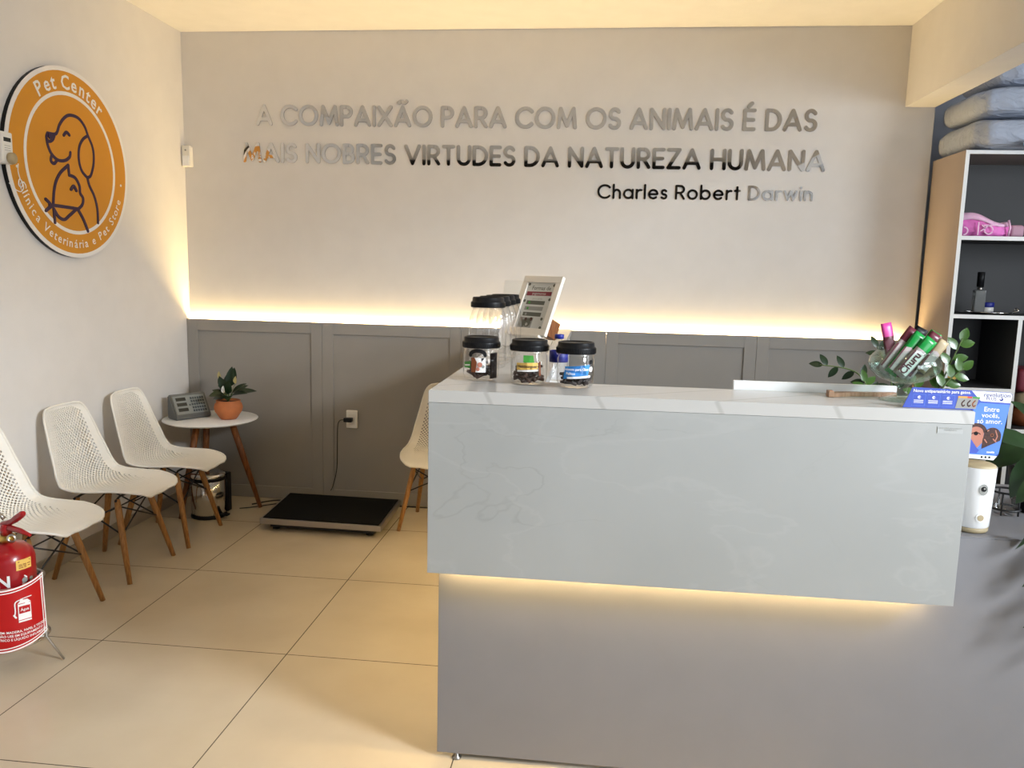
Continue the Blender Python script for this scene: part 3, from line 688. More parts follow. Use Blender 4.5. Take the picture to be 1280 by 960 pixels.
# terracotta pot with peace lily
px, py = -2.315, 4.735
pp = thing('potted_plant', 'peace lily in a round terracotta pot on the white side table', 'potted plant', (px, py, TZ+.001))
b = MB(); b.lathe([(0, 0), (.048, 0), (.056, .01), (.082, .05), (.088, .075), (.082, .098), (.072, .108), (.076, .118), (.070, .121), (.064, .106), (0, .104)], M['terra'], (px, py, TZ+.001), 32); b.build('pot', pp)
b = MB(); b.lathe([(0, .1055), (.04, .110), (.066, .1065)], M['soil'], (px, py, TZ+.001), 20); b.build('soil', pp)
b = MB(); zb = TZ+.108
for a, el, L_, W_, bd, st in ((0.2, .35, .15, .046, .5, .06), (1.2, 1.25, .13, .045, .2, .10), (2.6, .95, .12, .045, .4, .08), (3.3, .6, .09, .04, .5, .05), (-.35, .35, .13, .04, .4, .055), (-1.2, .3, .09, .05, .8, .05), (-2.2, .4, .10, .05, .8, .05), (2.0, 1.3, .10, .04, .3, .09), (4.6, .9, .09, .04, .5, .07), (.6, 1.42, .13, .042, .15, .10), (2.9, .2, .08, .05, .9, .03), (-2.8, .25, .08, .05, .9, .035), (3.6, 1.2, .11, .036, .2, .07), (5.2, 1.1, .10, .036, .3, .06), (.9, .5, .12, .034, .4, .07), (-.1, .75, .12, .036, .4, .07), (2.4, .6, .09, .034, .5, .05)):
    d = Vector((math.cos(a)*math.cos(el), math.sin(a)*math.cos(el), math.sin(el))); p1 = Vector((px, py, zb)); p2 = p1+Vector((d.x*.5, d.y*.5, max(d.z, .8)))*st
    b.tube([p1, p2], .0018, M['stem'], 5); b.leaf(p2, d, (.25, -.5, 1) if el < 1.1 else (.3, -1, .2), L_, W_*1.35, bd, M['leaf3'])
b.build('foliage', pp)
b = MB()
for (dx, dy, h, m_) in ((-.055, .01, .175, 'yellowleaf'), (.05, .0, .15, 'yellowleaf'), (.0, -.06, .095, 'bloom')):
    p1 = Vector((px, py, zb)); p2 = Vector((px+dx, py+dy, zb+h-.03)); b.tube([p1, p1.lerp(p2, .6)+Vector((0, 0, .01)), p2], .0016, M['stem'], 5)
    b.leaf(p2, (dx*2, -.2, 1), (0, -1, .3), .05, .024, .3, M[m_], fold=.5); b.tube([p2, p2+Vector((0, 0, .022))], .003, M['yellowleaf'], 6)
b.build('flower', pp)
# pedal bin
bx, by = -2.395, 4.60
bn = thing('pedal_bin', 'small shiny steel pedal bin with black lid under the side table', 'bin', (bx, by, 0))
b = MB(); b.lathe([(.10, .012), (.104, .014), (.104, .235), (.101, .238)], M['chrome'], (bx, by, 0), 40); b.lathe([(0, .013), (.1, .013)], M['chrome'], (bx, by, 0), 40); b.build('body', bn)
b = MB(); b.lathe([(0, 0), (.106, 0), (.109, .006), (.106, .018), (.103, .02)], M['blackp'], (bx, by, 0), 40); b.build('base_ring', bn)
b = MB(); b.lathe([(.104, .236), (.108, .24), (.108, .252), (.104, .256)], M['blackp'], (bx, by, 0), 40); b.lathe([(.104, .256), (.106, .26), (.104, .274), (.07, .284), (0, .288)], M['chrome'], (bx, by, 0), 40); b.build('lid', bn)
b = MB(); b.box(bx+.06, bx+.112, by+.035, by+.085, .02, .27, M['blackp'], .006); b.build('hinge_cover', bn)
b = MB(); b.box(bx+.085, bx+.15, by-.06, by-.02, .018, .03, M['blackp'], .004); b.build('pedal', bn)

# ------------------------------------------------------------------ platform scale
sc = thing('platform_scale', 'low steel floor scale with a black rubber mat beside the wall', 'scale', (-1.61, 4.66, 0))
quad = [(-1.962, 4.375), (-1.213, 4.352), (-1.232, 4.905), (-2.005, 4.925)]
def qin(k): 
    c = (sum(p[0] for p in quad)/4, sum(p[1] for p in quad)/4); return [(c[0]+(p[0]-c[0])*k, c[1]+(p[1]-c[1])*k) for p in quad]
b = MB(); b.poly(quad, M['steel'], Matrix.Translation((0, 0, .042)), .034); bmesh.ops.bevel(b.bm, geom=list(b.bm.edges), offset=.002, segments=1, affect='EDGES'); b.build('platform', sc)
b = MB(); b.poly(qin(.955), M['blackmat'], Matrix.Translation((0, 0, .0765)), .004); b.build('mat', sc)
b = MB(); b.poly(qin(.86), M['blackm'], Matrix.Translation((0, 0, .016)), .025); b.build('under_frame', sc)
for (x, y) in qin(.78):
    b = MB(); b.lathe([(0, 0), (.022, 0), (.022, .008), (.008, .010), (.008, .0155), (0, .0155)], M['blackp'], (x, y, 0), 14); b.build('foot', sc)
# outlet, plug and cord
ox, oz = -1.598, .575; yo = YB-DW
ou = thing('wall_outlet', 'white wall outlet on the grey wainscot above the floor scale', 'outlet', (ox, yo, oz))
b = MB(); b.box(ox-.038, ox+.038, yo-.009, yo+.010, oz-.06, oz+.06, M['outlet'], .005, seg=3); b.build('cover_plate', ou)
b = MB(); b.box(ox-.02, ox+.02, yo-.0115, yo-.009, oz-.035, oz+.035, M['white'], .001); b.build('socket_insert', ou)
pg = thing('power_plug', 'black plug and thin cord hanging from the wall outlet to the scale', 'power cord', (ox, yo-.04, oz))
b = MB(); b.box(ox-.045, ox+.012, yo-.05, yo-.0117, oz-.014, oz+.014, M['blackp'], .005); b.build('plug', pg)
b = MB(); b.tube(smooth_line([(ox-.045, yo-.035, oz), (ox-.07, yo-.04, oz-.005), (ox-.085, yo-.04, oz-.04), (ox-.09, yo-.035, oz-.15), (ox-.095, yo-.035, oz-.33), (ox-.115, yo-.05, oz-.44), (ox-.12, yo-.085, .105)], 6), .0032, M['cable'], 6); b.build('cord', pg)
b = MB(); b.tube(smooth_line([(-2.23, 4.86, .005), (-2.12, 4.97, .005), (-1.99, 4.99, .005), (-1.80, 4.995, .005), (-1.3, 4.993, .005), (-.7, 4.995, .005), (-.45, 4.99, .005)], 6), .0045, M['cable'], 6)
tag(b.build('floor_cable', origin=(-1.5, 4.99, 0)), 'black cable running along the floor at the foot of the wainscot', 'cable')
b = MB(); b.tube(smooth_line([(-2.27, 4.76, .005), (-2.2, 4.80, .005), (-2.09, 4.89, .005), (-2.03, 4.92, .005), (-1.99, 4.86, .02), (-1.95, 4.83, .025)], 6), .0032, M['cable'], 6)
tag(b.build('scale_cable', origin=(-2.1, 4.85, 0)), 'thin black cable on the floor between pedal bin and scale', 'cable')

# ------------------------------------------------------------------ fire extinguisher and its stand
ex, ey = -2.240, 2.715
st = thing('extinguisher_stand', 'wire stand with curved red warning sign around the fire extinguisher', 'stand', (ex, ey, 0))
b = MB()
b.tube([(ex+.125*math.cos(a), ey+.125*math.sin(a), .10) for a in [2*PI*k/24 for k in range(24)]], .004, M['wire'], 6, closed=True)
b.tube([(ex+.118*math.cos(a), ey+.118*math.sin(a), .335) for a in [2*PI*k/24 for k in range(24)]], .004, M['wire'], 6, closed=True)
for a in (.15, 2.2, 4.3):
    ca, sa = math.cos(a), math.sin(a); b.tube([(ex+.118*ca, ey+.118*sa, .335), (ex+.127*ca, ey+.127*sa, .10), (ex+.19*ca, ey+.19*sa, .004)], .0045, M['wire'], 6)
    b.tube([(ex, ey, .095), (ex+.125*ca, ey+.125*sa, .10)], .004, M['wire'], 6)
b.build('wire_frame', st)
b = MB(); aC = -1.18; a0, a1 = aC-1.15, aC+1.22; n = 24
def RS(z): return .142-.006*(z-.12)/.24
def sgn(a, z, o=0): r = RS(z)+o; return Vector((ex+r*math.cos(a), ey+r*math.sin(a), z))
def zt(a): return .392-.05*math.cos((a-aC)*1.0)
def zb_(a): return .155-.06*math.cos((a-aC)*1.0)
def band(f0, f1, m, o, a_0=a0, a_1=a1):
    V0 = [b.v(sgn(a_0+(a_1-a_0)*k/n, f0(a_0+(a_1-a_0)*k/n), o)) for k in range(n+1)]; V1 = [b.v(sgn(a_0+(a_1-a_0)*k/n, f1(a_0+(a_1-a_0)*k/n), o)) for k in range(n+1)]
    for k in range(n): b.face([V0[k], V0[k+1], V1[k+1], V1[k]], m, True)
b.recalc = False
band(zb_, zt, M['redsign'], 0); band(lambda a: zb_(a)+.002, lambda a: zt(a)-.002, M['steel'], -.003)
for o1, o2 in ((0.002, .008), (.014, .018)):
    band(lambda a: zt(a)-o2, lambda a: zt(a)-o1, M['labelw'], .0012); band(lambda a: zb_(a)+o1, lambda a: zb_(a)+o2, M['labelw'], .0012)
    band(zb_, zt, M['labelw'], .0012, a1-o2*7, a1-o1*7)
ws = b.build('warning_sign', st)
# printing on the curved sign: flat marks wrapped on the same radius
def wrap(b0, z0, ac, r_off):
    for v in b0.bm.verts:
        u_, v_, w_ = v.co.x, v.co.y, v.co.z; z = z0+v_; a = ac+u_/.14; r = RS(z)+r_off+w_; v.co = Vector((ex+r*math.cos(a), ey+r*math.sin(a), z))
I4 = Matrix.Identity(4)
b = MB(); b.recalc = False
b.poly([(-.022, -.052), (.022, -.052), (.022, .022), (.012, .034), (-.012, .034), (-.022, .022)], M['labelw'], I4, .001)
b.poly([(-.019, -.018), (.019, -.018), (.019, .010), (-.019, .010)], M['redsign'], I4, .0014)
b.text('Água', .014, M['labelw'], Matrix.Translation((0, -.008, 0)), depth=.002, bold=.02)
b.stroke([(-.022, -.044), (.022, -.044)], .0025, M['redsign'], I4, .0014); b.stroke([(-.02, .020), (.02, .020)], .002, M['redsign'], I4, .0014)
b.stroke(smooth_line([(-.006, .036), (-.022, .034), (-.031, .024), (-.031, -.005), (-.034, -.022)], 4), .004, M['labelw'], I4, .001); b.stroke([(-.036, -.02), (-.030, -.03)], .006, M['labelw'], I4, .001)
b.stroke([(-.012, .038), (.026, .042)], .003, M['labelw'], I4, .001)
wrap(b, .258, aC+.60, .0015); b.build('pictogram', ws)
b = MB(); b.recalc = False
for k, tx in enumerate(('USE EM: MADEIRA, PAPEL E TECIDO', 'NÃO USE EM EQUIPAMENTO', 'ELÉTRICO E LÍQUIDO INFLAMÁVEL')):
    b.text(tx, .0125, M['labelw'], Matrix.Translation((.0, -k*.0145, 0)), depth=.0005, bold=.015, stretch=.95)
for v in b.bm.verts: v.co.y += .0032*(v.co.x/.03)**2*.3
wrap(b, .168, aC+.50, .0015); b.build('lettering', ws)
fe = thing('fire_extinguisher', 'red fire extinguisher at the left standing in front of a white chair', 'fire extinguisher', (ex, ey, .105))
b = MB(); b.lathe([(0, .105), (.07, .105), (.09, .115), (.092, .13), (.092, .42), (.085, .45), (.06, .475), (.03, .482), (.024, .490), (0, .490)], M['red'], (ex, ey, 0), 36); fec = b.build('cylinder', fe)
b = MB(); b.lathe([(.024, .488), (.03, .492), (.03, .512), (.024, .516), (0, .516)], M['brass'], (ex, ey, 0), 18); b.build('collar', fe)
b = MB()
b.lathe([(.0, .515), (.02, .515), (.022, .54), (.018, .555), (0, .558)], M['red'], (ex, ey, 0), 14)
P = [(ex-.02, ey+.008, .540), (ex+.03, ey-.010, .545), (ex+.08, ey-.028, .545), (ex+.135, ey-.046, .536)]; b.tube(P, [.012, .013, .010, .006], M['red'], 8)
b.build('carry_handle', fe)
b = MB(); b.tube(smooth_line([(ex-.02, ey+.008, .553), (ex+.025, ey-.006, .568), (ex+.072, ey-.022, .596), (ex+.104, ey-.034, .618)], 5), [.012]*8+[.014]*5+[.013, .011, .008], M['red'], 8); b.build('lever', fe)
b = MB(); gT = basis((ex+.055, ey-.040, .518), (.9, .3, 0), (0, 0, 1)); b.lathe([(.011, 0), (.017, .002), (.017, .007), (.011, .009)], M['steel'], (0, 0, 0), 18, T=gT); b.build('safety_ring', fe); b = MB(); b.lathe([(.011, 0), (.016, .002), (.016, .006), (.011, .008)], M['steel'], (0, 0, 0), 18, T=basis((ex-.02, ey-.04, .545), (.9, .3, 0), (.2, 0, 1))); b.build('safety_ring', fe)
b = MB(); b.tube(smooth_line([(ex-.02, ey-.01, .60), (ex-.06, ey-.02, .635), (ex-.12, ey-.03, .66), (ex-.15, ey-.03, .60), (ex-.14, ey-.03, .45), (ex-.12, ey-.03, .3)], 5), .0095, M['blackp'], 8); b.tube([(ex-.022, ey-.01, .602), (ex+.0, ey-.005, .58)], .008, M['steel'], 8); b.build('hose', fe)
def wrapc(b0, z0, ac, R_):
    for v in b0.bm.verts:
        u_, v_, w_ = v.co; a = ac+u_/R_; r = R_+w_+.0006; v.co = Vector((ex+r*math.cos(a), ey+r*math.sin(a), z0+v_))
b = MB(); b.recalc = False
b.poly([(-.03, -.02), (-.015, -.02), (0, -.02), (.015, -.02), (.03, -.02), (.03, .02), (.015, .02), (0, .02), (-.015, .02), (-.03, .02)], M['labely'], I4, .0004)
for yy, x0_, x1_ in ((.012, -.022, .024), (.0, -.02, .006), (-.006, -.02, .006), (-.012, -.02, .006), (0, .012, .024), (-.009, .014, .022)): b.stroke([(x0_, yy), (x1_, yy)], .003, M['brown'], I4, .0008)
wrapc(b, .433-.02, aC+.88, .092); b.build('inspection_label', fec)
b = MB(); b.recalc = False; b.text('N', .062, M['labelw'], Matrix.Translation((-.05, -.02, 0)), depth=.0006, bold=.03); b.stroke([(-.08, -.03), (-.026, -.03)], .004, M['labelw'], I4, .0006)
b.disc((.022, -.005), .011, M['lgrey'], I4, .0006, 12); b.stroke([(.014, -.018), (.032, -.022)], .006, M['labelw'], I4, .0006); b.disc((.05, -.008), .009, M['lgrey'], I4, .0006, 12); b.stroke([(.022, .012), (.03, .004)], .005, M['labelw'], I4, .0006)
wrapc(b, .355, aC+.62, .092); b.build('lettering', fec)

# ------------------------------------------------------------------ jars on the counter
def lid(b, R_, z, h):
    b.lathe([(0, 0), (R_, 0), (R_, h*.5), (R_*.985, h*.55), (R_*.93, h*.6), (R_*.92, h*.92), (R_*.88, h), (R_*.8, h), (R_*.78, h*.93), (0, h*.93)], M['blackp'], (0, 0, z), 40)
    for k in range(60):
        a = 2*PI*k/60; b.box(R_*.99, R_*1.015, -.0016, .0016, z+.002, z+h*.48, M['blackp'], T=Matrix.Rotation(a, 4, 'Z'))
def small_jar(label, x, y, tmat, kind):
    j = thing('treat_jar', label, 'jar', (x, y, CZT+.0005), 0, 'small treat jars on the counter front'); R_, hb = .058, .104
    b = MB(); b.lathe([(0, .002), (.044, .002), (.052, .006), (.057, .02), (.058, .05), (.056, .09), (.0535, .094), (.0535, hb+.004)], M['glass'], (0, 0, 0), 40); b.lathe([(.053, hb-.006), (.059, hb-.004), (.059, hb), (.053, hb+.002)], M['glass'], (0, 0, 0), 40); gb = b.build('glass_body', j, local=True)
    b = MB(); lid(b, .0605, hb+.001, .034); b.build('lid', j, local=True)
    rr = random.Random(int(x*1000)); b = MB()
    for k in range(80 if kind != 'cow' else 40):
        a = rr.uniform(0, 2*PI); r = rr.uniform(0, .040); z = rr.uniform(.012, .056 if kind != 'bone' else .040); d = Vector((rr.uniform(-1, 1), rr.uniform(-1, 1), rr.uniform(-.4, .5))).normalized()*rr.uniform(.016, .024)
        c = Vector((r*math.cos(a), r*math.sin(a), z)); p, q2 = c-d, c+d
        for t in (p, q2):
            k_ = math.hypot(t.x, t.y); 
            if k_ > .047: t.x *= .047/k_; t.y *= .047/k_
            t.z = max(t.z, .009)
        b.tube([p, q2], .005, tmat, 6)
    if kind == 'cow':
        for k in range(7):
            a = .2+k*.13-PI/2+.75; b.tube([(.046*math.cos(a), .046*math.sin(a), .008), (.046*math.cos(a), .046*math.sin(a), .088)], .0055, M['treat2'], 6)
    o = b.build('treats', j, local=True)
    b = MB(); b.recalc = False; ac = -PI/2-.02
    if kind == 'cow':
        b.poly([(-.056, .0), (-.026, .0), (-.026, .022), (-.056, .018)], M['green'], I4, .0003); b.poly([(-.022, -.012), (.024, -.012), (.024, .034), (-.022, .034)], M['labelw'], I4, .0004)
        b.poly([(-.022, -.012), (-.008, -.012), (-.004, .02), (-.012, .034), (-.022, .034)], M['brown'], I4, .0007); b.disc((.006, .012), .008, M['skin'], I4, .0008, 12); b.poly([(.012, .022), (.02, .034), (.01, .032)], M['blackp'], I4, .0009); b.disc((.0, -.002), .006, M['skin'], I4, .0009, 10); b.disc((.016, .006), .005, M['lgrey'], I4, .0009, 10)
        b.stroke(arc(-.002, .042, .024, .014, 0, 180, 10), .012, M['blackp'], I4, .0006)
        b.stroke([(-.05, .008), (-.03, .010)], .004, M['labelw'], I4, .0006)
    elif kind == 'burger':
        b.poly([(-.012, .03), (.022, .03), (.018, .052), (-.012, .052)], M['green'], I4, .0003); b.poly([(-.034, .006), (.034, .010), (.034, .03), (-.034, .028)], M['labely'], I4, .0005)
        b.text('Hambúrguer', .0125, M['dkbrown'], Matrix.Translation((0, .014, 0)), depth=.0009, bold=.02); b.stroke([(-.03, .003), (.032, .006)], .005, M['labelw'], I4, .0006); b.stroke([(.042, -.008), (.040, .03)], .007, M['brown'], I4, .0004)
    else:
        b.poly([(-.036, -.012), (.042, -.006), (.05, .032), (-.03, .026)], M['lblue'], I4, .0004); b.text('Petiscos para Cães', .0105, M['labelw'], Matrix.Translation((.004, .015, 0)), depth=.0008, bold=.02); b.text('Palitos', .0105, M['labelw'], Matrix.Translation((-.012, .002, 0)), depth=.0008, bold=.02)
        b.stroke([(-.02, -.008), (.05, -.003)], .006, M['labelw'], I4, .0007); b.disc((.054, .04), .007, M['blackp'], I4, .0005, 10); b.disc((.055, .018), .008, M['labelw'], I4, .0005, 10)
    bmesh.ops.subdivide_edges(b.bm, edges=[e for e in b.bm.edges if e.calc_length() > .02], cuts=3, use_grid_fill=False)
    for v in b.bm.verts:
        u_, v_, w_ = v.co; a = ac+u_/.0585; r = .0586+w_; v.co = Vector((r*math.cos(a), r*math.sin(a), .042+v_))
    b.build('label_print', gb, local=True)
    return j
small_jar('small treat jar with a cow picture label, nearest the counter corner', -.366, 2.495, M['treat'], 'cow')
small_jar('small treat jar with a yellow and green label, between two other small jars', -.207, 2.445, M['treat'], 'burger')
small_jar('small treat jar with a blue label, beside the open white countertop', -.061, 2.408, M['treat2'], 'bone')
def big_jar(label, x, y):
    j = thing('tall_jar', label, 'jar', (x, y, CZT+.0005), 0, 'tall empty jars in a row')
    prof = [(0, .002), (.05, .002), (.064, .008), (.067, .03), (.067, .16), (.064, .185), (.056, .207), (.051, .214), (.051, .226)]
    b = MB(); b.lathe(prof, M['glass'], (0, 0, 0), 48)
    b.lathe([(.050, .212), (.056, .2135), (.056, .2165), (.05, .218)], M['glass'], (0, 0, 0), 40)
    for k in range(16):
        a = 2*PI*k/16; b.tube([(.0672*math.cos(a), .0672*math.sin(a), z) if z < .17 else (.0645*math.cos(a), .0645*math.sin(a), z) for z in (.03, .16, .185)], .0012, M['glass'], 5)
    b.build('glass_body', j, local=True)
    b = MB(); lid(b, .061, .219, .036); b.build('lid', j, local=True); return j
for k, lab in enumerate(('tall clear empty jar with black lid, nearest of the row behind the small jars', 'tall clear jar with black lid, second in the row behind the small jars', 'tall clear jar with black lid, third in the row before the framed notice', 'tall clear jar with black lid, farthest of the row, beside the framed notice')):
    big_jar(lab, -.389+k*.0035, 2.80+k*.145)
# blue bottle between jars
bo = thing('gel_bottle', 'clear bottle with dark blue label standing between two small treat jars', 'bottle', (-.120, 2.54, CZT+.0005))
b = MB(); b.lathe([(0, .002), (.026, .002), (.03, .008), (.03, .11), (.022, .128), (.011, .132), (.011, .136), (0, .136)], M['glass'], (-.120, 2.54, CZT), 24)
bob = b.build('bottle_body', bo)
b = MB(); b.lathe([(.0303, .062), (.0305, .062), (.0305, .098), (.0303, .098)], M['dblue'], (-.120, 2.54, CZT), 24); b.build('label_print', bob)
b = MB(); b.lathe([(0, .1365), (.015, .1365), (.015, .149), (.013, .151), (0, .151)], M['dblue'], (-.120, 2.54, CZT), 20); b.build('cap', bo)

# framed notice on a small easel
az = math.radians(38); lean = math.radians(24)
nrm = Vector((-math.sin(az)*math.cos(lean), -math.cos(az)*math.cos(lean), math.sin(lean)))
u_ = Vector((math.cos(az), -math.sin(az), 0)); v_ = nrm.cross(u_)
SO = Vector((-.268, 3.42, CZT+.205)); FWid, FHt = .222, .272
nt_ = thing('framed_notice', 'white framed payment notice tilted on an easel behind the jars', 'framed sign', (SO.x, SO.y, CZT))
T = basis(SO, u_, v_)
b = MB(); t_ = .03
for (x0, x1, y0, y1) in ((-FWid/2, FWid/2, FHt/2-t_, FHt/2), (-FWid/2, FWid/2, -FHt/2, -FHt/2+t_), (-FWid/2, -FWid/2+t_, -FHt/2+t_, FHt/2-t_), (FWid/2-t_, FWid/2, -FHt/2+t_, FHt/2-t_)):
    b.box(x0, x1, y0, y1, -.009, .009, M['frame'], .0012, T=T)
b.box(-FWid/2+.01, FWid/2-.01, -FHt/2+.01, FHt/2-.01, -.010, -.0085, M['walnut'], T=T); ntf = b.build('frame', nt_)
b = MB(); b.box(-FWid/2+t_, FWid/2-t_, -FHt/2+t_, FHt/2-t_, -.006, .002, M['paper'], T=T)
b.text('Formas de', .026, M['grey'], T @ Matrix.Translation((.004, .073, .002)), depth=.0004, bold=.01)
b.poly([(-.072, .045), (.072, .047), (.07, .066), (-.072, .064)], M['maroon'], T @ Matrix.Translation((0, 0, .002)), .0004); b.text('pagamento', .018, M['paper'], T @ Matrix.Translation((0, .05, .002)), depth=.0008)
b.text('pix e cartão', .012, M['lgrey'], T @ Matrix.Translation((0, .028, .002)), depth=.0004)
for k in range(3):
    y_ = .004-k*.027; b.poly([(-.058, y_), (.048, y_), (.048, y_+.018), (-.058, y_+.018)], M['grey'] if k != 1 else M['lgrey'], T @ Matrix.Translation((0, 0, .002)), .0004)
    b.disc((-.04, y_+.009), .006, M['green'] if k < 2 else M['lgrey'], T @ Matrix.Translation((0, 0, .002)), .0008, 10)
b.poly([(-.07, -.104), (.01, -.104), (.012, -.056), (-.07, -.056)], M['lgrey'], T @ Matrix.Translation((0, 0, .002)), .0004)
for cx_, cy_, r_, m_ in ((-.045, -.085, .018, 'grey'), (-.015, -.08, .02, 'grey'), (-.06, -.065, .008, 'dkbrown'), (-.03, -.066, .008, 'dkbrown'), (.0, -.064, .009, 'dkbrown'), (-.018, -.088, .007, 'paper')): b.disc((cx_, cy_), r_, M[m_], T @ Matrix.Translation((0, 0, .002)), .0006, 12)
for cx_, cy_ in ((-.072, .098), (.072, .096), (-.072, .02), (.07, .03), (.06, -.06), (.066, -.1)): b.disc((cx_, cy_), .007, M['grey'], T @ Matrix.Translation((0, 0, .002)), .0006, 8)
b.build('print', ntf)
b = MB(); back = -nrm; hor = Vector((-nrm.x, -nrm.y, 0)).normalized()
foot = T @ Vector((0, -FHt/2, 0))
for sx in (-.07, .07):
    p = T @ Vector((sx, -FHt/2-.005, -.012)); b.tube([p+v_*.2, p, Vector((p.x-hor.x*.0, p.y-hor.y*.0, CZT+.006))], .006, M['frame'], 8)
    b.tube([p, p-hor*.03], .006, M['frame'], 8)
b.box(-.09, .09, -FHt/2-.012, -FHt/2-.001, -.014, .022, M['frame'], .002, T=T)
b.build('easel', nt_)
b = MB(); p = T @ Vector((.085, -.075, -.011)); q2 = T @ Vector((.085, -.02, -.011))
b.box(.06, .105, -.125, -.05, -.075, -.011, M['walnut'], .002, T=T); b.build('easel_back_leg', nt_)
T = basis((-.372, 3.66, CZT+.19), (.97, -.25, 0), (.12, .2, .97)); cdh = thing('white_card', 'blank white card standing behind the row of tall jars', 'card', (-.372, 3.66, CZT))
b = MB(); b.box(-.075, .075, -.185, .12, -.003, .003, M['frame'], .001, T=T); b.build('card', cdh)
b = MB(); b.box(-.05, .05, CZT-CZT, .03, .0, .012, M['frame'], T=Matrix.Translation((-.385, 3.66, CZT+.0005))); b.build('card_foot', cdh)

# ------------------------------------------------------------------ right half of the countertop
b = MB(); b.box(.428, .915, 2.493, 2.507, CZT-.02, CZT+.028, M['lam'], .002); 
b.box(.428, .915, 2.493, 2.53, CZT-.055, CZT-.02, M['lam'], .002)
tag(b.build('white_ledge', origin=(.67, 2.5, CZT-.055)), 'low white ledge board along the back edge of the countertop', 'ledge')
b = MB(); P = [(.688, 2.405), (.70, 2.396), (.76, 2.43), (.905, 2.462), (.90, 2.476), (.74, 2.447), (.70, 2.43)]
b.poly(P, M['woodl'], Matrix.Translation((0, 0, CZT+.0004)), .012); b.box(.688, .704, 2.396, 2.425, CZT+.0004, CZT+.019, M['woodl'], .002)
tag(b.build('wooden_stand', origin=(.79, 2.44, CZT)), 'small light brown wooden stand lying before the white ledge', 'wooden stand')
# footed glass bowl with cat treat sachets
BX, BY = .890, 2.385; BZ = CZT+.0005
bw = thing('glass_bowl', 'round footed clear glass bowl full of treat sachets on the counter', 'bowl', (BX, BY, BZ))
b = MB(); b.lathe([(0, .006), (.02, .008), (.055, .003), (.06, .001), (.06, .004), (.03, .012), (.016, .018), (.013, .03), (.016, .045), (.03, .052)], M['glassg'], (BX, BY, BZ), 40); b.build('foot', bw)
b = MB(); b.lathe([(0, .05), (.03, .052), (.07, .066), (.093, .088), (.098, .105), (.093, .125), (.08, .140), (.074, .145), (.078, .150), (.082, .151)], M['glassg'], (BX, BY, BZ), 48)
b.lathe([(0, .054), (.03, .056), (.068, .07), (.09, .09), (.094, .105), (.09, .123), (.077, .138), (.071, .145)], M['glassg'], (BX, BY, BZ), 48); b.build('bowl', bw)
def sachet(label, p0, p1, w, m1, m2, text=None, tip=None, n=(0, -1, .15)):
    p0 = Vector(p0); p1 = Vector(p1); d = p1-p0; L_ = d.length; nn = Vector(n); side = d.cross(nn).normalized()
    T = basis(p0, d, nn.cross(d)); s_ = thing('treat_sachet', label, 'treat sachet', p0, 0, 'treat sachets in the glass bowl')
    b = MB(); N = 10; rows = []
    for i in range(N+1):
        t = i/N; th = .0045*min(1, math.sin(PI*min(max(t, .02), .98))*2.2); ww = w/2*(1 if .04 < t < .96 else .97)
        rows.append([b.v(T @ Vector((L_*t, y, z))) for y, z in ((-ww, 0), (-ww*.5, th*.8), (0, th), (ww*.5, th*.8), (ww, 0), (ww*.5, -th*.8), (0, -th), (-ww*.5, -th*.8))])
    for i in range(N):
        m_ = m1 if (tip is None or i < N-3) else tip
        for k in range(8): b.face([rows[i][k], rows[i][(k+1) % 8], rows[i+1][(k+1) % 8], rows[i+1][k]], m_, True)
    b.face(rows[0], m1); b.face(list(reversed(rows[-1])), tip or m1); wr = b.build('wrapper', s_)
    b = MB(); Tz = T @ Matrix.Translation((0, 0, .0050))
    b.poly([(L_*.08, -w*.40), (L_*.62, -w*.40), (L_*.66, 0), (L_*.62, w*.30), (L_*.08, w*.26)], m2, Tz, .0004)
    if text: b.text(text, w*.75, M['churum'], Tz @ Matrix.Translation((L_*.34, -w*.22, 0)), depth=.0012, bold=.03)
    b.stroke([(L_*.1, w*.34), (L_*.6, w*.36)], w*.12, M['churum'], Tz, .0008)
    b.build('wrapper_print', wr)
def bp(x, y, z): return (BX+x, BY+y, BZ+z)
sachet('silver and green treat sachet with large dark lettering at the front of the glass bowl', bp(-.035, -.055, .078), bp(.050, -.048, .185), .037, M['foil'], M['labelw'], 'Churu', M['churug'])
sachet('green treat sachet leaning just left of the lettered sachet in the bowl', bp(-.055, -.045, .082), bp(.025, -.035, .198), .037, M['churug'], M['foil'], None, M['churug'])
sachet('silver treat sachet with maroon tip lying at the left rim of the bowl', bp(-.075, -.035, .086), bp(.012, -.02, .210), .037, M['foil'], M['foil'], None, M['churum'])
sachet('pink treat sachet standing upright at the back of the bowl', bp(-.020, .03, .09), bp(-.048, .04, .222), .034, M['churum'], M['churum'], None, M['pinkp'], n=(.2, -1, .1))
sachet('dark maroon treat sachet with black tip at the top of the bowl', bp(-.03, .0, .075), bp(.045, .012, .212), .037, M['churum'], M['foil'], None, M['blackp'])
sachet('maroon treat sachet leaning toward the right rim of the bowl', bp(-.01, -.02, .07), bp(.078, -.01, .198), .037, M['foil'], M['churum'], None, M['churum'])
sachet('green tipped treat sachet at the far right of the bowl', bp(.01, .01, .07), bp(.088, .02, .20), .037, M['foil'], M['foil'], None, M['churug'])
sachet('beige treat sachet standing out at the right rim of the bowl', bp(.03, -.035, .09), bp(.092, -.03, .180), .030, M['beige'], M['foil'])
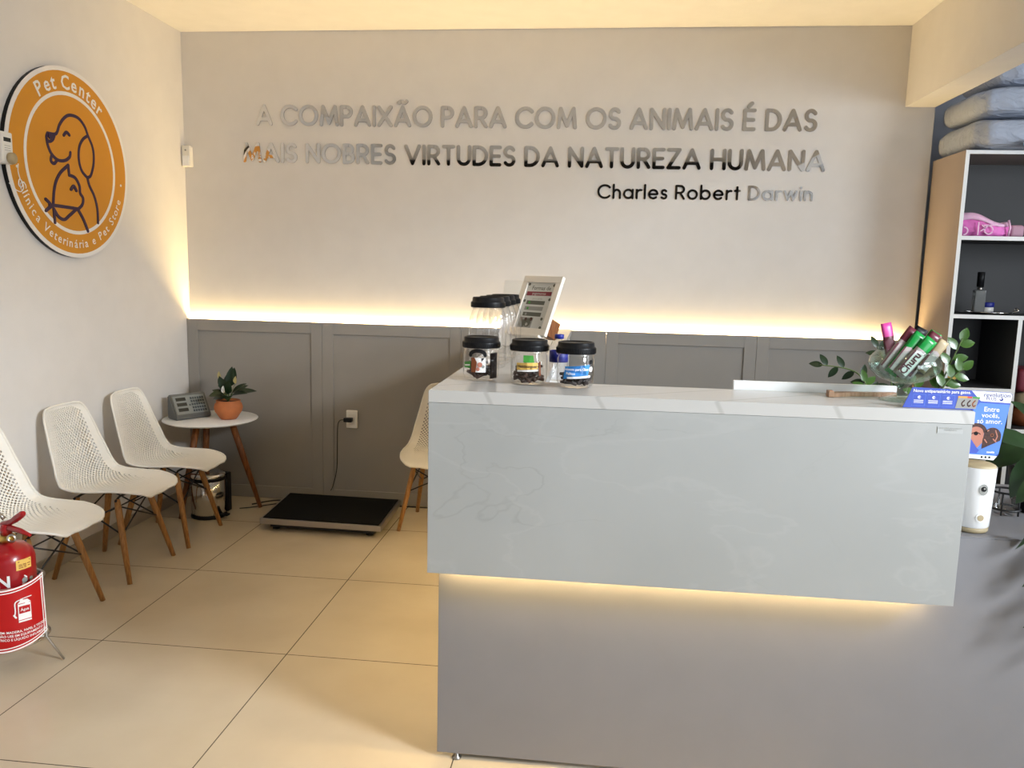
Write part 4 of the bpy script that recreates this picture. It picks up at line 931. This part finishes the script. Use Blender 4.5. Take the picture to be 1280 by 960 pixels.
# ZZ plant behind the counter
zp = thing('zz_plant', 'leafy potted plant with glossy oval leaves behind the glass bowl', 'potted plant', (1.06, 2.82, DESK+.0035))
b = MB(); b.lathe([(0, 0), (.07, 0), (.09, .15), (.094, .16), (.086, .16), (.08, .145), (0, .145)], M['lam'], (1.06, 2.82, DESK+.0035), 28); b.build('pot', zp)
b = MB(); b.lathe([(0, .1465), (.05, .150), (.079, .147)], M['soil'], (1.06, 2.82, DESK+.0035), 20); b.build('soil', zp)
b = MB()
def zz(pts, n, L_, W_, m, flip=0, start=.42):
    S_ = smooth_line(pts, 8); b.tube(S_, [.0045-.003*i/len(S_) for i in range(len(S_))], M['stem'], 6)
    for k in range(n):
        t = start+(1-start)*k/(n-1); i = min(int(t*(len(S_)-1)), len(S_)-2); p = Vector(S_[i]); d = (Vector(S_[i+1])-p).normalized()
        sd = d.cross(Vector((0, -1, .2))).normalized()*(1 if (k+flip) % 2 else -1)
        b.leaf(p, d*.55+sd*.8 if k < n-1 else d, Vector((0, -1, .5)), L_*(1-.2*abs(t-.7)), W_, .25, m, fold=.15, shape=.85)
Z0 = DESK+.15
zz([(1.05, 2.82, Z0), (1.0, 2.86, 1.10), (.93, 2.9, 1.235), (.80, 2.92, 1.262)], 9, .052, .024, M['leaf3'], start=.45)
zz([(1.06, 2.83, Z0), (1.05, 2.88, 1.12), (1.035, 2.9, 1.24), (.99, 2.92, 1.335)], 9, .055, .023, M['leaf3'], start=.5)
zz([(1.07, 2.82, Z0), (1.06, 2.86, 1.10), (1.055, 2.9, 1.22), (1.075, 2.91, 1.31)], 7, .05, .022, M['leaf3'], start=.5)
zz([(1.09, 2.82, Z0), (1.15, 2.84, 1.12), (1.20, 2.85, 1.25), (1.245, 2.85, 1.375)], 9, .055, .032, M['leaf2'], start=.55)
zz([(1.09, 2.81, Z0), (1.15, 2.82, 1.10), (1.19, 2.83, 1.21), (1.25, 2.83, 1.275)], 7, .052, .03, M['leaf2'], 1, start=.6)
zz([(1.04, 2.80, Z0), (.99, 2.82, 1.08), (.95, 2.85, 1.17), (.94, 2.86, 1.215)], 7, .05, .025, M['leaf2'], start=.4)
zz([(1.08, 2.80, Z0), (1.10, 2.80, 1.08), (1.10, 2.80, 1.16), (1.08, 2.80, 1.225)], 7, .05, .025, M['leaf2'], start=.4)
b.build('foliage', zp)

# promotional card hooked over the counter's right end
pb = thing('promo_display', 'blue promotional card reading Entre vocês, só amor at the counter end', 'promotional card', (1.0, 2.256, CZT))
T = basis((0, 2.256, 0), (1, 0, 0), (0, 0.0, 1))
b = MB(); z0 = CZT+.001
b.poly([(.846, z0), (1.030, z0), (1.030, 1.086), (1.096, 1.083), (1.108, 1.10), (1.127, 1.266), (1.120, 1.272), (.868, 1.2775)], M['boardblue'], T, .003)
pbc = b.build('card', pb)
b = MB(); Tf = T @ Matrix.Translation((0, 0, .003))
b.poly([(1.022, 1.2735), (1.120, 1.271), (1.1265, 1.265), (1.124, 1.243), (1.048, 1.246)], M['labelw'], Tf, .0004)
b.text('revolution', .0165, M['dblue'], Tf @ Matrix.Translation((1.088, 1.2585, 0)), depth=.0008, bold=.004); b.text('PLUS', .0125, M['dblue'], Tf @ Matrix.Translation((1.074, 1.249, 0)), depth=.0008); b.disc((1.100, 1.2525), .0048, M['dblue'], Tf, .0008, 12); b.disc((1.0985, 1.254), .0022, M['labelw'], Tf, .0012, 8)
b.poly([(1.046, 1.2415), (1.1235, 1.2385), (1.108, 1.102), (1.096, 1.094), (1.031, 1.096), (1.031, 1.222)], M['boardblue2'], Tf, .0003)
b.text('Novo antiparasitário para gatos.', .0118, M['labelw'], Tf @ Matrix.Translation((.945, 1.2645, 0)), depth=.0008, bold=.02, stretch=.98)
for k, x_ in enumerate((.886, .924, .962)):
    b.poly([(x_-.0175, 1.226), (x_+.0165, 1.226), (x_+.0185, 1.2585), (x_-.0145, 1.2585)], M['dblue'] if False else M['boardblue2'], Tf, .0002)
    b.poly([(x_-.0168, 1.2267), (x_+.0158, 1.2267), (x_+.0178, 1.2578), (x_-.0138, 1.2578)], M['boardblue'], Tf, .0004)
    b.disc((x_+.001, 1.2505), .0042, M['labelw'], Tf, .0006, 12); b.disc((x_+.003, 1.2505), .0018, M['boardblue'], Tf, .0008, 8)
    for j in range(3): b.stroke([(x_-.012, 1.2422-j*.0035), (x_+.012, 1.2422-j*.0035)], .0014, M['labelw'], Tf, .0006)
b.poly([(.983, 1.2235), (1.036, 1.2235), (1.043, 1.256), (.989, 1.257)], M['lgrey'], Tf, .0005)
for x_, m_ in ((.994, 'orangep'), (1.006, 'orangep'), (1.018, 'redp')): b.poly([(x_-.006, 1.2525), (x_+.006, 1.2525), (x_+.0065, 1.2575), (x_-.0055, 1.2575)], M[m_], Tf, .0008)
b.poly([(1.026, 1.2525), (1.044, 1.2515), (1.045, 1.2565), (1.026, 1.2575)], M['green'], Tf, .0008)
for x_ in (1.003, 1.018, 1.031): b.stroke(smooth_line([(x_+.002, 1.246), (x_-.004, 1.238), (x_-.001, 1.230), (x_+.003, 1.233)], 4), .0035, M['dkbrown'] if x_ < 1.03 else M['brown'], Tf, .0008)
for k, tx in enumerate(('Entre', 'vocês,', 'só amor.')): b.text(tx, .0185, M['labelw'], Tf @ Matrix.Translation((1.078-k*.001, 1.218-k*.0165, 0)), depth=.0008, bold=.012)
b.poly([(1.0315, 1.175)]+arc(1.045, 1.158, .022, .024, 130, 20, 8)+[(1.062, 1.13), (1.05, 1.116), (1.0315, 1.137)], M['skin'], Tf, .0006); b.stroke(arc(1.044, 1.158, .024, .022, 150, 10, 8), .010, M['dkbrown'], Tf, .001); b.disc((1.044, 1.156), .0055, M['blackp'], Tf, .0012, 10); b.stroke(arc(1.044, 1.151, .012, .008, 160, 20, 6), .002, M['dkbrown'], Tf, .0012)
b.poly(arc(1.087, 1.150, .0225, .024, 180, 0, 12)+[(1.108, 1.135), (1.062, 1.114), (1.0625, 1.14)], M['dkbrown'], Tf, .0006); b.disc((1.086, 1.153), .0048, M['brown'], Tf, .001, 10); b.disc((1.086, 1.153), .0024, M['blackp'], Tf, .0012, 8)
for q_ in ([(1.094, 1.166), (1.1, 1.15), (1.096, 1.138)], [(1.07, 1.162), (1.076, 1.166)], [(1.09, 1.142), (1.1, 1.132)], [(1.068, 1.14), (1.074, 1.132)]): b.stroke(q_, .003, M['skin'], Tf, .001)
b.poly([(1.031, 1.142), (1.050, 1.115), (1.056, 1.110), (1.070, 1.118), (1.109, 1.139), (1.107, 1.102), (1.031, 1.10)], M['boardblue'], Tf, .0013)
b.poly([(1.056, 1.110), (1.109, 1.139), (1.107, 1.102), (1.05, 1.10)], M['boardblue2'], Tf, .0015)
b.text('zoetis', .0085, M['labelw'], Tf @ Matrix.Translation((1.086, 1.103, 0)), depth=.002, bold=.03)
b.poly([(1.031, 1.0862), (1.096, 1.0832), (1.104, 1.095), (1.031, 1.0975)], M['labelw'], Tf, .0018)
for x_ in (1.062, 1.072, 1.082): b.poly([(x_, 1.0885), (x_+.005, 1.0882), (x_+.005, 1.0935), (x_, 1.0938)], M['blackp'], Tf, .0022)
b.build('print', pbc)

# air freshener
fx, fy = 1.128, 2.412; fz = DESK+.0035
af = thing('air_freshener', 'white cylindrical air freshener with beige ends beside the counter end', 'air freshener', (fx, fy, fz))
b = MB(); b.lathe([(.046, .016), (.049, .02), (.0545, .185), (.055, .196)], M['whitegloss'], (fx, fy, fz), 40); b.lathe([(.046, .016), (0, .016)], M['whitegloss'], (fx, fy, fz), 40); b.lathe([(.055, .196), (.052, .1965), (.052, .190), (0, .190)], M['whitegloss'], (fx, fy, fz), 40); b.build('body', af)
b = MB(); b.lathe([(0, 0), (.043, 0), (.047, .004), (.048, .0155), (0, .0155)], M['beige'], (fx, fy, fz), 40); b.build('base_ring', af)
b = MB(); b.lathe([(.0515, .191), (.051, .200), (.044, .204), (0, .205)], M['beige'], (fx, fy, fz), 40); b.build('top_cap', af)
def on_cyl(b, a, z, R_): return basis((fx+R_*math.cos(a), fy+R_*math.sin(a), fz+z), (-math.sin(a), math.cos(a), 0), (0, 0, 1))
aa = -PI/2+.06
b = MB(); T = on_cyl(b, aa, .135, .0525); b.disc((0, 0), .0125, M['lgrey'], T, .0012, 20, 1.35); b.disc((0, .002), .0075, M['blackp'], T, .0022, 16); b.disc((.001, .004), .0028, M['steel'], T, .004, 10); b.build('nozzle', af)
b = MB(); T = on_cyl(b, aa, .050, .0500); b.disc((0, 0), .013, M['labelw'], T, .0016, 20); b.disc((0, 0), .009, M['beige'], T, .003, 18); b.build('button', af)

# leafy plant at the right edge with leaves hanging over the desk front
qx, qy = 1.45, 2.66
lp_ = thing('desk_plant', 'dark leafy plant on the grey desk right of the air freshener', 'potted plant', (qx, qy, DESK+.0035))
b = MB(); b.lathe([(0, 0), (.075, 0), (.098, .14), (.102, .15), (.094, .15), (.088, .135), (0, .135)], M['blackp'], (qx, qy, DESK+.0035), 28); b.build('pot', lp_)
b = MB(); b.lathe([(0, .1365), (.05, .140), (.087, .137)], M['soil'], (qx, qy, DESK+.0035), 20); b.build('soil', lp_)
b = MB(); O = Vector((qx, qy, DESK+.14))
LF = [((1.36, 2.56, 1.07), (-.75, -.1, .30), .16, .085), ((1.36, 2.60, 1.05), (-.8, -.15, -.25), .15, .075), ((1.34, 2.50, 1.05), (-.5, -.2, -.75), .15, .07), ((1.40, 2.62, 1.04), (-.9, .1, .1), .15, .07), ((1.36, 2.47, 1.0), (-.75, -.3, -.5), .13, .06), ((1.40, 2.5, 1.10), (-.3, -.5, -.6), .15, .07),
      ((1.46, 2.55, 1.14), (-.2, -.3, .8), .16, .075), ((1.45, 2.64, 1.1), (-.5, .2, .6), .15, .07), ((1.55, 2.6, 1.2), (.6, -.1, .5), .16, .075),
      # leaves reaching out over the desk front (they throw the shadows on the grey base)
      ]
for p, d, L_, W_ in LF:
    p = Vector(p); m_ = O.lerp(p, .55)+Vector((0, -.01, .06)); b.tube(smooth_line([O, m_, p], 5), .0025, M['stem'], 5)
    b.leaf(p, d, (0, -.5, .85), L_, W_, .5, M['leaf'], fold=.12, shape=.72)
for p, d, L_, W_ in (((1.40, 2.20, 1.00), (-.7, -.1, -.55), .14, .055), ((1.49, 2.17, .97), (-.7, -.1, -.6), .17, .065), ((1.38, 2.20, .87), (-.6, .0, -.75), .13, .055), ((1.47, 2.16, .83), (-.8, .0, -.5), .15, .05), ((1.42, 2.18, .73), (-.85, .0, -.4), .14, .05), ((1.55, 2.15, .80), (-.75, .0, -.45), .15, .055), ((1.60, 2.17, .96), (-.6, -.1, -.6), .16, .06), ((1.52, 2.16, .70), (-.8, .0, -.5), .13, .045), ((1.33, 2.24, .97), (-.3, .0, -.9), .11, .045)):
    p = Vector(p)+Vector((-.07, .065, -.06)); b.tube(smooth_line([O, ((O.x+p.x)/2, 2.36, max(p.z+.06, 1.0)), p], 6), .0025, M['stem'], 5)
    b.leaf(p, d, (.6, -.5, .6), L_, W_, .35, M['leaf'], fold=.12, shape=.72)
b.tube(smooth_line([(1.30, 2.36, .86), (1.29, 2.30, .845), (1.28, 2.27, .82)], 4), .002, M['stem'], 5); b.leaf((1.285, 2.28, .835), (-.35, -.05, -.9), (-.3, -1, .3), .06, .03, .3, M['leaf2'])
b.build('foliage', lp_)
gj = thing('glass_candle_holder', 'small clear glass holder with a black wire frame under the plant leaves', 'candle holder', (1.315, 2.60, DESK+.0035))
b = MB(); b.lathe([(0, .002), (.03, .002), (.038, .01), (.04, .06), (.036, .08)], M['glass'], (1.315, 2.60, DESK+.0035), 28); b.build('glass_cup', gj)
b = MB()
for z in (.02, .075): b.tube([(1.315+.043*math.cos(a), 2.60+.043*math.sin(a), DESK+.004+z) for a in [2*PI*k/24 for k in range(24)]], .0035, M['blackm'], 6, closed=True)
for k in range(5):
    a = 2*PI*k/5+.3; b.tube([(1.315+.043*math.cos(a), 2.60+.043*math.sin(a), DESK+.0065), (1.315+.043*math.cos(a), 2.60+.043*math.sin(a), DESK+.079)], .0028, M['blackm'], 6)
b.build('wire_frame', gj)

# ------------------------------------------------------------------ shelf unit
SX0, SX1, SY0, SY1, SZT = 1.952, 2.86, 4.650, 5.085, 2.280
sh = thing('shelf_unit', 'tall white shelf unit with grey compartments behind the counter', 'shelf unit', (2.4, 4.87, 0)); tk = .02
def board(name, x0, x1, z0, z1, y0=SY0, y1=SY1, m=None, edge=True):
    b = MB(); b.box(x0, x1, y0+.002, y1, z0, z1, m or M['shelfin']); b.box(x0, x1, y0, y0+.002, z0, z1, M['shelfedge']) if edge else None
    return b.build(name, sh)
b = MB(); b.box(SX0, SX0+.003, SY0+.002, SY1, 0, SZT, M['shelfside']); b.box(SX0+.003, SX0+tk, SY0+.002, SY1, 0, SZT-tk, M['shelfin']); b.box(SX0, SX0+tk, SY0, SY0+.002, 0, SZT, M['shelfedge']); b.build('side_panel', sh)
board('side_panel', SX1-tk, SX1, 0, SZT)
b = MB(); b.box(SX0+.003, SX1-tk, SY0+.002, SY1, SZT-tk, SZT, M['shelfside']); b.box(SX0+tk, SX1-tk, SY0, SY0+.002, SZT-tk, SZT, M['shelfedge']); b.build('top_panel', sh)
b = MB(); b.box(SX0+tk, SX1-tk, SY1-.012, SY1-.002, .05, SZT-tk, M['shelfin']); b.build('back_panel', sh)
for z in (1.823, 1.393): board('shelf', SX0+tk, SX1-tk, z-.022, z)
XD = 2.315
b = board('divider', XD, XD+.022, .05, 1.371)
board('shelf', SX0+tk, XD, .962, .984)
board('shelf', XD+.022, SX1-tk, .735, .757); board('shelf', SX0+tk, XD, .55, .572); board('shelf', XD+.022, SX1-tk, .70, .718)
board('plinth', SX0+tk, SX1-tk, 0, .05)
# folded cushions on top
def cushion(label, x0, x1, y0, y1, z0, z1, seed):
    r_ = random.Random(seed); b = MB(); n1, n2 = 26, 14
    cx, cy, cz = (x0+x1)/2, (y0+y1)/2, (z0+z1)/2; a, c, e = (x1-x0)/2, (y1-y0)/2, (z1-z0)/2
    sgn_ = lambda v, p: math.copysign(abs(v)**p, v); rows = []
    for j in range(n2+1):
        ph = -PI/2+PI*j/n2; row = []
        for i in range(n1*2):
            th = PI*i/n1; x = a*sgn_(math.cos(ph), .42)*sgn_(math.cos(th), .38); y = c*sgn_(math.cos(ph), .42)*sgn_(math.sin(th), .38); z = e*sgn_(math.sin(ph), .6)
            k = 1+.02*math.sin(9*th+seed)*math.cos(ph)+.012*math.sin(23*th+2*ph)
            zz_ = z*(1-.07*(1+math.sin(3*th+seed))) if z > 0 else z
            row.append(b.v((cx+x*k, cy+y*k, cz+zz_)))
        rows.append(row)
    for j in range(n2):
        for i in range(n1*2): b.face([rows[j][i], rows[j][(i+1) % (n1*2)], rows[j+1][(i+1) % (n1*2)], rows[j+1][i]], M['pillow'], True)
    o = b.build('cushion', origin=(cx, cy, z0)); tag(o, label, 'cushion', 'folded grey blue cushions on the shelf top'); return o
Z = SZT+.001
cushion('grey blue folded cushion lying directly on the shelf unit top', 1.972, 2.44, 4.56, 5.17, Z, Z+.172, 1)
cushion('grey blue folded cushion in the middle of the stack on the shelf unit', 1.985, 2.44, 4.58, 5.16, Z+.1725, Z+.335, 3)
cushion('grey blue folded cushion on top of the stack, close under the ceiling', 2.06, 2.50, 4.60, 5.12, Z+.3355, Z+.49, 5)
b = MB(); b.box(2.19, 2.5, 4.53, 4.558, Z+.0, Z+.03, M['bluecloth'], .009, seg=3); tag(b.build('folded_sheet', origin=(2.3, 4.6, Z)), 'light blue folded sheet sticking out under the lowest cushion', 'folded sheet')
# pink bag
zf = 1.8235
pk = thing('pink_bag', 'bright pink fabric bag lying on the second shelf', 'bag', (2.13, 4.76, zf))
b = MB(); n = 24
top = lambda t: .105+.022*math.sin(t*5.2+.4)-.012*t
rows = []
for i in range(n+1):
    t = i/n; x = 1.985+.265*t; h = top(t); d_ = .16*(.75+.25*math.sin(PI*min(1, max(0, t))))
    sect = [(-.5, 0), (-.56, .25), (-.54, .7), (-.44, .95), (-.1, 1.0), (.3, .97), (.5, .7), (.5, 0)]
    rows.append([b.v((x, 4.785+s_*d_+.004*math.sin(31*t+k*2), zf+.0005+q_*h)) for k, (s_, q_) in enumerate(sect)])
for i in range(n):
    for k in range(8): b.face([rows[i][k], rows[i][(k+1) % 8], rows[i+1][(k+1) % 8], rows[i+1][k]], M['pinkb'], True)
b.face(rows[0], M['pinkb']); b.face(list(reversed(rows[-1])), M['pinkb']); b.build('body', pk)
b = MB(); rows = []
for i in range(n+1):
    t = i/n; x = 1.982+.262*t; h = top(t)
    rows.append([b.v((x, 4.785+yy*.16*(.75+.25*math.sin(PI*t)), zf+zz_*h)) for yy, zz_ in ((-.58, .74), (-.57, .90), (-.45, 1.05), (-.05, 1.09), (.35, 1.05))])
for i in range(n):
    for k in range(4): b.face([rows[i][k], rows[i][k+1], rows[i+1][k+1], rows[i+1][k]], M['pinkl'], True)
o = b.build('flap', pk); mm = o.modifiers.new('thickness', 'SOLIDIFY'); mm.thickness = .006
b = MB(); T = basis((2.07, 4.688, zf+.04), (1, 0, 0), (0, 0, 1))
for q_ in ([(0, -.03), (0, .035)], arc(.055, -.005, .022, .022, 0, 330, 12), [(.03, .02), (.09, .022)], [(.015, -.01), (.035, .005), (.02, .02)], arc(-.072, -.012, .018, .02, -90, 90, 8)): b.stroke(q_, .007, M['pinkl'], T, .003)
b.build('printed_pattern', pk); b = MB(); b.tube([(2.235, 4.70, zf+.004), (2.238, 4.692, zf+.05), (2.23, 4.70, zf+.09)], .006, M['pinkl'], 6); b.build('zipper', pk)
b = MB(); b.box(2.262, 2.335, 4.73, 4.85, zf+.0005, zf+.068, M['pinkd'], .016, seg=4); tag(b.build('folded_cloth', origin=(2.3, 4.79, zf)), 'dusty pink folded cloth on the shelf beside the pink bag', 'folded cloth')
# perfume bottle, jar, tray
zf = 1.3935
pf = thing('spray_bottle', 'clear square spray bottle with black cap on the third shelf', 'bottle', (2.185, 4.85, zf))
b = MB(); b.box(2.155, 2.215, 4.83, 4.87, zf+.0005, zf+.135, M['bottleg'], .006, seg=3); b.lathe([(.012, .135), (.014, .137), (.014, .150), (0, .152)], M['steel'], (2.185, 4.85, zf), 16); b.build('bottle_body', pf)
b = MB(); b.lathe([(0, .1525), (.019, .1525), (.019, .235), (.015, .238), (0, .238)], M['blackp'], (2.185, 4.85, zf), 20); b.build('cap', pf)
ty_ = thing('metal_tray', 'shallow shiny metal tray with looped handles on the third shelf', 'tray', (2.23, 4.73, zf))
b = MB(); b.lathe([(0, .002), (.085, .002), (.105, .012), (.110, .014), (.104, .008), (.086, .0005), (0, .0005)], M['chrome'], (2.22, 4.765, zf), 40, sy=.85); b.build('dish', ty_)
b = MB(); b.tube(smooth_line([(2.11, 4.75, zf+.012), (2.08, 4.745, zf+.016), (2.075, 4.76, zf+.016), (2.11, 4.775, zf+.012)], 5), .003, M['chrome'], 6); b.build('handle', ty_); b = MB(); b.tube(smooth_line([(2.33, 4.75, zf+.012), (2.352, 4.74, zf+.024), (2.345, 4.755, zf+.036), (2.335, 4.765, zf+.02)], 5), .004, M['chrome'], 6); b.build('handle', ty_)
cj = thing('cream_jar', 'small white cream jar with blue lid beside the spray bottle', 'jar', (2.255, 4.895, zf))
b = MB(); b.cyl((2.255, 4.895, zf+.0005), .034, .036, M['white']); b.build('jar_body', cj)
b = MB(); b.cyl((2.255, 4.895, zf+.037), .036, .028, M['dblue']); b.build('lid', cj)
# lower compartments
zf = .9845
fk = thing('grey_flask', 'grey flask with narrow neck in the dark lower compartment', 'flask', (2.14, 4.9, zf))
b = MB(); b.lathe([(0, .001), (.036, .001), (.038, .01), (.034, .06), (.014, .10), (.012, .15), (0, .152)], M['grey'], (2.14, 4.9, zf), 24); b.build('flask_body', fk)
b = MB(); b.cyl((2.14, 4.9, zf+.1525), .014, .02, M['blackp']); b.build('cap', fk)
b = MB(); b.box(2.0, 2.09, 4.72, 4.80, zf+.0005, zf+.024, M['blackp'], .004); tag(b.build('black_case', origin=(2.05, 4.76, zf)), 'flat black case in the lower compartment behind the plant leaves', 'case')
b = MB(); b.lathe([(0, 0), (.02, .003), (.028, .014), (.02, .024), (0, .028)], M['labely'], (2.03, 4.755, zf+.0245), 18, sx=1.2); tag(b.build('yellow_sponge', origin=(2.03, 4.755, zf+.0245)), 'small yellow sponge lying on the flat black case', 'sponge')
zf = .7575
b = MB(); b.lathe([(0, 0), (.06, .004), (.085, .04), (.08, .085), (.04, .105), (0, .11)], M['brown'], (2.47, 4.80, zf), 26); tag(b.build('brown_bundle', origin=(2.47, 4.8, zf)), 'round brown bundle in the right lower compartment', 'bundle')
b = MB(); b.lathe([(0, 0), (.05, .004), (.07, .04), (.05, .075), (0, .085)], M['beige'], (2.47, 4.80, zf+.111), 24); tag(b.build('beige_bundle', origin=(2.47, 4.8, zf+.111)), 'beige rolled bundle resting on the round brown bundle', 'bundle')
b = MB(); b.box(2.40, 2.60, 4.75, 5.0, zf+.2, zf+.33, M['maroon'], .03, seg=4); b.box(2.42, 2.6, 4.9, 5.0, zf+.0005, zf+.2, M['maroon'], .02, seg=3)
tag(b.build('red_bag', origin=(2.5, 4.87, zf)), 'dark red bag at the top of the right lower compartment', 'bag')

SC.cycles.max_bounces = 10; SC.cycles.diffuse_bounces = 5; SC.cycles.transparent_max_bounces = 24; SC.cycles.transmission_bounces = 8
SC.cycles.caustics_reflective = False; SC.cycles.caustics_refractive = False; SC.cycles.sample_clamp_indirect = 6
